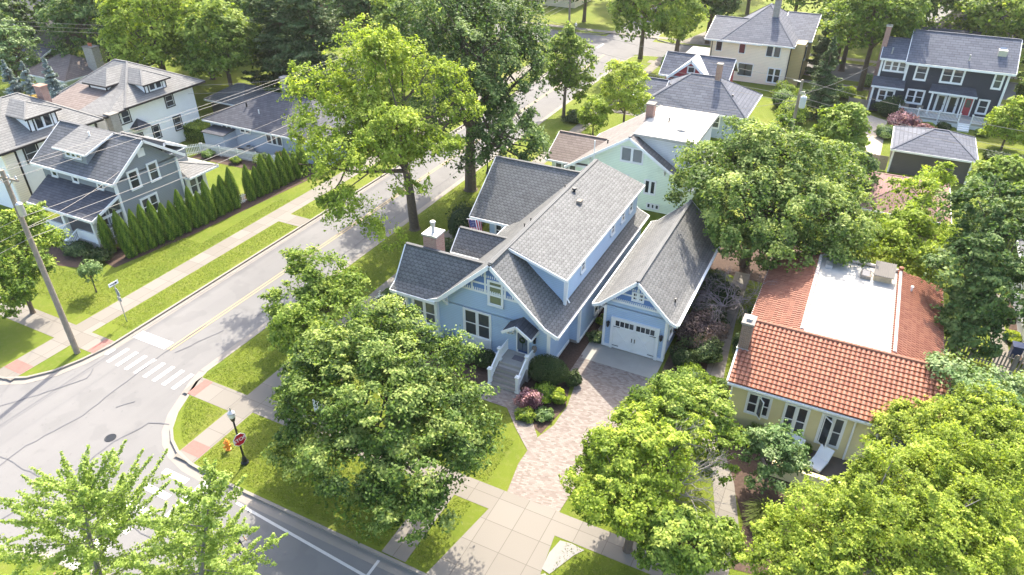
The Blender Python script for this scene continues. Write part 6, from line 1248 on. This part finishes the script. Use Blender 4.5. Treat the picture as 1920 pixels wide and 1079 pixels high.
def text_mesh(txt, size, c, right, up, nrm, mat, T, sub, name='lettering'):
    cu = bpy.data.curves.new(name, 'FONT'); cu.body = txt; cu.size = size; cu.align_x = 'CENTER'; cu.align_y = 'CENTER'; cu.extrude = .003; cu.offset = .004
    o = bpy.data.objects.new(name, cu); C.objects.link(o); bpy.context.view_layer.update()
    me = bpy.data.meshes.new_from_object(o.evaluated_get(bpy.context.evaluated_depsgraph_get())); bpy.data.objects.remove(o)
    right, up, nrm, c = Vector(right), Vector(up), Vector(nrm), Vector(c)
    for v in me.vertices: p = c+right*v.co.x+up*v.co.y+nrm*v.co.z-T.l; v.co = p
    me.materials.clear(); me.materials.append(M_[mat]); k = bpy.data.objects.new(name, me); C.objects.link(k); k.parent = sub
def stop_sign(c, nrm, right, label, r=.36):
    T = Thing('stop_sign', label, 'stop sign', c); n = Vector(nrm).normalized()
    p, d, rt, up = octagon(c, r, n, right); T.part(MB().prism(p, d), 'border', 'signwhite')
    T.part(MB().prism([q-n*.006 for q in p], d*.5), 'sign_back', 'signback')
    p2, d2, rt, up = octagon(Vector(c)+n*.008, r*.9, n, right); f = T.part(MB().prism(p2, d2*.8), 'sign_face', 'signred')
    text_mesh('STOP', r*.74, Vector(c)+n*.022, rt, up, n, 'signwhite', T, f); return T
nv = Vector((.15, -1, .12)).normalized(); rt = Vector((1, .15, 0)).normalized()
stop_sign((-26.02, 18.62, 1.9), (1, -.22, .12), (.22, 1, 0), 'red octagonal sign reading STOP mounted on the corner lamp post', .40)
def post_signs():
    x, y = -43.85, 25.15
    T = Thing('sign_post', 'thin metal sign post on the verge by the stop line', 'sign post', (x, y, 0)); T.part(MB().box(x-.025, x+.025, y-.025, y+.025, 0, 3.2), 'post', 'metal')
    stop_sign((x, y+.05, 2.5), (.25, 1, 0), (-1, .25, 0), 'grey backed stop sign on the thin post, facing away')
    T = Thing('arrow_sign', 'small white sign with black arrow on top of the thin post', 'sign', (x, y, 3.25)); f = T.part(MB().box(x-.03, x-.01, y-.38, y+.38, 3.1, 3.38), 'sign_face', 'signwhite'); T.part(MB().box(x-.008, x-.004, y-.3, y+.15, 3.21, 3.27).prism([(x-.008, y+.12, 3.15), (x-.008, y+.12, 3.33), (x-.008, y+.32, 3.24)], (.004, 0, 0)), 'arrow', 'dkmetal', sub=f)
    T = Thing('route_sign', 'small grey backed rectangular sign below the stop sign on the thin post', 'sign', (x, y, 1.9)); T.part(MB().box(x-.2, x+.2, y+.03, y+.045, 1.75, 2.1), 'sign_face', 'signwhite'); T.part(MB().box(x-.2, x+.2, y+.022, y+.03, 1.75, 2.1), 'sign_back', 'signback')
post_signs()
def hydrant():
    x, y = -27.75, 19.0; T = Thing('fire_hydrant', 'orange fire hydrant on the grass near the stop sign', 'fire hydrant', (x, y, 0))
    T.part(MB().lathe([(.16, 0), (.16, .05), (.11, .07), (.11, .5), (.15, .52), (.15, .58), (.12, .62), (.1, .72), (.04, .78), (.035, .84)], (x, y, 0), 14), 'barrel', 'orange')
    for q in ((x-.22, y, .42), (x+.22, y, .42), (x, y-.24, .38)): T.part(MB().tube([(x, y, q[2]), q], .065, 10).tube([q, (q[0]+(q[0]-x)*.12, q[1]+(q[1]-y)*.12, q[2])], .08, 8), 'nozzle', 'orange')
hydrant()
def utility_pole(x, y, h, label, lean=(0, 0), arms=True, trans=False):
    T = Thing('utility_pole', label, 'utility pole', (x, y, 0)); T.part(MB().tube([(x, y, -.05), (x+lean[0]*.5, y+lean[1]*.5, h/2), (x+lean[0], y+lean[1], h)], [.2, .165, .13], 10), 'pole', 'wood'); X, Y = x+lean[0], y+lean[1]
    if arms:
        T.part(MB().beam((X-1.1, Y-.1, h-.5), (X+1.1, Y+.1, h-.5), .1, .12).beam((X-.7, Y, h-.5), (X, Y, h-1.1), .04, .04).beam((X+.7, Y, h-.5), (X, Y, h-1.1), .04, .04), 'crossarm', 'wood')
        for d in (-1.0, -.4, .4, 1.0): T.part(MB().lathe([(.03, h-.44), (.07, h-.38), (.04, h-.32), (.06, h-.27), (.02, h-.2)], (X+d, Y+d*.09, 0), 8), 'insulator', 'metal')
        T.part(MB().lathe([(.16, h-2.9), (.2, h-2.8), (.2, h-2.1), (.1, h-2.0)], (X+.35, Y, 0), 12), 'junction_can', 'metal')
    if trans:
        T.part(MB().lathe([(.24, h-2.9), (.32, h-2.8), (.33, h-1.75), (.26, h-1.65), (.05, h-1.55)], (X+.5, Y-.2, 0), 16), 'transformer', plain('transformer_grey', (.55, .57, .6), .5)); T.part(MB().beam((X, Y, h-2.3), (X+.4, Y-.1, h-2.3), .08, .1).beam((X-.1, Y, h-.25), (X-.9, Y+.2, h-.2), .06, .08).beam((X, Y-.25, h-1.3), (X+.5, Y-.25, h-1.3), .05, .3), 'bracket', 'metal')
        for d in (.4, .6): T.part(MB().lathe([(.03, h-1.6), (.06, h-1.5), (.03, h-1.38)], (X+d, Y-.2, 0), 8), 'insulator', 'metal')
    return T
utility_pole(-43.74, 21.1, 13.4, 'tall weathered utility pole on the left street corner')
utility_pole(-43.75, 67.5, 13, 'utility pole farther up the left verge, hidden by the yellow green tree'); utility_pole(-6.05, 80.0, 8.1, 'wooden pole carrying a grey transformer behind the wide maple', arms=False, trans=True)
utility_pole(-43.6, 107, 12, 'bare utility pole by the far crossing', arms=True); utility_pole(-100.5, 50.5, 11.5, 'utility pole in the top left corner with radiating wires')
def wire(label, p, q, sag=.6, r=.015, n=14):
    p, q = Vector(p), Vector(q); pts = [p.lerp(q, i/n)-Vector((0, 0, sag*4*(i/n)*(1-i/n))) for i in range(n+1)]
    o = MB().tube(pts, r, 5).build('power_line', 'cable', loc=tuple(p)); tag(o, label, 'power line', 'overhead wires')
M_['cable'] = plain('pale_cable', (.26, .24, .225), .5, .05)
for i, (dx, z, lab) in enumerate(((-1.0, 13.15, 'outermost top wire above the left street verge'), (-.4, 13.15, 'second top wire above the left verge'), (1.0, 13.15, 'top wire nearest the road above the verge'), (.15, 10.4, 'thick lower cable strung between the two verge poles'), (.12, 9.6, 'cable just under the thick one between verge poles'), (.2, 9.0, 'lowest of the cables between the verge poles'))):
    wire(lab, (-43.74+dx, 21.1, z), (-43.75+dx, 67.5, z-.4), .7, .012 if i < 3 else .017)
    wire(lab.replace('wire', 'wire span').replace('cable', 'cable span')+', continuing beyond the second pole', (-43.75+dx, 67.5, z-.4), (-43.6+dx, 107, z-1.4), .6, .013)
    wire(lab.replace('wire', 'wire span').replace('cable', 'cable span')+', running out of the left edge', (-43.74+dx, 21.1, z), (-43.9+dx, -20, z-.2), .6, .013)
wire('service wire from the corner pole to the grey house', (-43.74, 21.1, 9.6), (-54.3, 35, 6.0), .3); wire('service wire from the verge pole to the pale blue house', (-43.75, 67.5, 9), (-65, 55, 3), .5)
wire('service wire from the verge pole to the white pyramid house', (-43.75, 67.5, 9.4), (-68.5, 55.4, 5.7), .8); wire('second service wire reaching the white pyramid house', (-43.75, 67.5, 8.6), (-68.5, 54.8, 4.9), .8)
for i, (z, s, lab) in enumerate(((8.0, .6, 'upper wire from the transformer pole toward the street'), (6.3, .6, 'middle wire from the transformer pole toward the street'), (5.7, .7, 'lower wire from the transformer pole toward the street'))): wire(lab, (-6.1, 80, z), (-45, 92-i*2, z+1.2), s, .016)
for i, z in enumerate((8.0, 6.3, 5.7)): wire(('top', 'middle', 'bottom')[i]+' wire from the transformer pole to the right edge', (-6.1, 80, z), (30, 72, z), .8, .016)
wire('service wire from the transformer pole to the charcoal house', (-6.05, 80, 6.5), (1.0, 100.2, 6.2), .5); wire('service wire to the mint green house chimney', (-6.05, 80, 6.0), (-17.5, 66, 7.0), .4)
for i in range(3): wire(('upper', 'middle', 'lower')[i]+' wire crossing the top left trees', (-100.5, 50.5, 11-i*.5), (-60, 75, 9.5-i*.4), .8, .014)
# ================================================================ patio things, bin, person
def lounge(label, x, y, rz):
    T = Thing('lounge_chair', label, 'lounge chair', (0, 0, 0), 'white patio lounge chairs')
    T.part(MB().box(-.38, .38, -.75, .3, .24, .40), 'seat', 'cushion'); T.part(MB().prism([(-.38, .3, .28), (.38, .3, .28), (.38, .85, .8), (-.38, .85, .8)], (0, -.09, .12)), 'backrest', 'cushion')
    for a, b in ((-.33, -.68), (.33, -.68), (-.33, .5), (.33, .5)): T.part(MB().box(a-.03, a+.03, b-.03, b+.03, 0, .26), 'leg', 'wood')
    T.o.location = (x, y, .02); T.o.rotation_euler = (0, 0, rz); return T
lounge('white cushioned lounge chair in front of the glass doors', 2.75, 32.85, R(-20)); lounge('white lounge chair partly hidden by the small pale tree', 1.2, 33.0, R(-20))
struct('patio', poly([(-.2, 31.5), (5.5, 31.5), (5.5, 34.0), (-.2, 34.0)], .02), plain('dark_patio', (.12, .10, .09), .8))
o = MB().box(.4, 4.6, 30.9, 31.2, 0, .95).build('patio_wall', 'yellow', loc=(2, 31, 0)); tag(o, 'low yellow stucco wall closing the patio', 'garden wall')
T = Thing('wheelie_bin', 'navy blue wheeled bin beside the white clapboard house', 'bin', (13.35, 49.0, 0)); T.part(MB().box(13.05, 13.65, 48.75, 49.35, .1, 1.0), 'body', 'bin'); T.part(MB().prism([(13.0, 48.68, 1.0), (13.7, 48.68, 1.0), (13.7, 49.42, 1.0), (13.0, 49.42, 1.0)], (0, 0, .1)), 'lid', 'bin')
for x in (13.08, 13.6): T.part(MB().tube([(x, 49.35, .12), (x+.04, 49.35, .12)], .12, 12), 'wheel', 'dkmetal')
def deck_chairs():
    for x, lab in ((5.0, 'wicker armchair at the left end of the deck'), (6.6, 'second wicker armchair on the deck near the double window')):
        T = Thing('armchair', lab, 'armchair', (x, 98.6, .7)); T.part(MB().box(x-.35, x+.35, 98.3, 98.9, 1.0, 1.15), 'seat', 'wood'); T.part(MB().box(x-.35, x+.35, 98.9, 99.0, 1.0, 1.6), 'backrest', 'wood')
        for a, b in ((-.3, 98.35), (.3, 98.35), (-.3, 98.95), (.3, 98.95)): T.part(MB().box(x+a-.03, x+a+.03, b-.03, b+.03, .7, 1.0), 'leg', 'wood')
deck_chairs()
def cyclist():
    bx, by, z0 = -22.1, 14.1, RZ+.01
    B = Thing('bicycle', 'dark bicycle ridden along the cross street under the ginkgo', 'bicycle', (bx, by, z0))
    def wheel(x):
        w = B.part(MB().tube([(x+.33*math.cos(a*math.pi/10), by, z0+.34+.33*math.sin(a*math.pi/10)) for a in range(21)], .02, 6, False), 'wheel', 'dkmetal'); s = MB()
        for a in range(8): s.tube([(x, by, z0+.34), (x+.32*math.cos(a*.785), by, z0+.34+.32*math.sin(a*.785))], .003, 3)
        B.part(s, 'spokes', 'metal', sub=w)
    wheel(bx-.52); wheel(bx+.52)
    P = dict(r=(bx-.52, by, z0+.34), s=(bx-.17, by, z0+.9), b=(bx-.05, by, z0+.3), h=(bx+.36, by, z0+.92), f=(bx+.52, by, z0+.34))
    m = MB()
    for a, b in (('r', 's'), ('r', 'b'), ('s', 'b'), ('s', 'h'), ('b', 'h'), ('h', 'f')): m.tube([P[a], P[b]], .018, 6)
    B.part(m, 'frame', 'dkmetal'); B.part(MB().tube([(bx+.36, by, z0+.9), (bx+.34, by, z0+1.02)], .015, 6).tube([(bx+.42, by-.24, z0+1.02), (bx+.34, by, z0+1.02), (bx+.42, by+.24, z0+1.02)], .014, 6), 'handlebar', 'dkmetal'); B.part(MB().box(bx-.3, bx-.06, by-.06, by+.06, z0+.93, z0+.98), 'saddle', 'dkmetal')
    B.part(MB().tube([(bx-.05, by-.1, z0+.3), (bx-.05, by+.1, z0+.3)], .012, 6).tube([(bx-.05, by-.1, z0+.3), (bx+.08, by-.1, z0+.2)], .012, 6).tube([(bx-.05, by+.1, z0+.3), (bx-.18, by+.1, z0+.4)], .012, 6), 'crank', 'metal')
    T = Thing('person', 'person in pale shirt and dark helmet riding the bicycle', 'person', (bx, by, z0))
    J = {'pel': (-.18, 0, 1.02), 'sp': (-.10, 0, 1.22), 'ch': (.04, 0, 1.45), 'nk': (.14, 0, 1.58), 'hd': (.20, 0, 1.70), 'tp': (.20, 0, 1.80)}
    V = [J['pel'], J['sp'], J['ch'], J['nk'], J['hd'], J['tp']]; Rr = [.14, .13, .15, .055, .095, .07]; E_ = [(0, 1), (1, 2), (2, 3), (3, 4), (4, 5)]
    def chain(st, pts, rad):
        p = st
        for q, r in zip(pts, rad): V.append(q); Rr.append(r); E_.append((p, len(V)-1)); p = len(V)-1
        return p
    for s in (-1, 1):
        k = s*.1; dz = -.08 if s < 0 else .05; dx = .1 if s < 0 else -.12
        chain(0, [(-.14, s*.1, .98), (.18+dx*.3, s*.11, .78+dz*.4), (-.0+dx, s*.1, .42+dz), (.0+dx, s*.1, .30+dz), (.12+dx, s*.1, .27+dz)], [.1, .068, .045, .04, .035])
        w = chain(2, [(.05, s*.19, 1.44), (.2, s*.25, 1.22), (.38, s*.23, 1.06), (.43, s*.22, 1.04)], [.065, .045, .034, .03])
        for f in range(4): chain(w, [(.47, s*(.2+.018*f), 1.03-.002*f), (.485, s*(.2+.018*f), 1.00)], [.009, .008])
        chain(w, [(.44, s*.19, 1.02), (.45, s*.175, 1.0)], [.01, .009])
    me = bpy.data.meshes.new('body'); me.from_pydata(V, E_, []); o = bpy.data.objects.new('body', me); C.objects.link(o)
    sk = o.modifiers.new('skin', 'SKIN'); o.modifiers.new('sub', 'SUBSURF').levels = 1; o.modifiers['sub'].render_levels = 1
    for i, v in enumerate(me.skin_vertices[0].data): v.radius = (Rr[i], Rr[i])
    me.skin_vertices[0].data[0].use_root = True
    bpy.context.view_layer.update(); m2 = bpy.data.meshes.new_from_object(o.evaluated_get(bpy.context.evaluated_depsgraph_get())); bpy.data.objects.remove(o)
    mats = [plain('skin', (.45, .27, .18), .6), plain('shirt_pale', (.62, .64, .66), .8), plain('shorts_dark', (.03, .035, .05), .8)]
    m2.materials.clear()
    for x in mats: m2.materials.append(x)
    for p in m2.polygons:
        c = p.center; p.use_smooth = True
        p.material_index = 1 if (c.z > 1.08 and c.z < 1.56 and c.x < .26) else (2 if (c.z > .62 and c.z <= 1.08 and c.x < .25) or c.z < .34 else 0)
    b = bpy.data.objects.new('body', m2); C.objects.link(b); b.parent = T.o
    hm = MB().lathe([(.115, 0), (.125, .04), (.11, .1), (.07, .14), (.02, .155)], (bx+.2, by, z0+1.71), 14); T.part(hm, 'helmet', 'dkmetal', smooth=True)
cyclist()

# ================================================================ haze: thin even summer air
hz = MB().box(-720, 720, -320, 1120, -1.2, 31.5).build('haze', 'white'); hz['kind'] = 'stuff'
hm = bpy.data.materials.new('haze_air'); hm.use_nodes = True; hm.node_tree.nodes.clear()
ho = hm.node_tree.nodes.new('ShaderNodeOutputMaterial'); hv = hm.node_tree.nodes.new('ShaderNodeVolumePrincipled')
hv.inputs['Color'].default_value = (.90, .90, .88, 1); hv.inputs['Density'].default_value = .00013; hv.inputs['Anisotropy'].default_value = .3
hm.node_tree.links.new(hv.outputs[0], ho.inputs['Volume']); hz.data.materials.clear(); hz.data.materials.append(hm)
sc.cycles.volume_bounces = 0
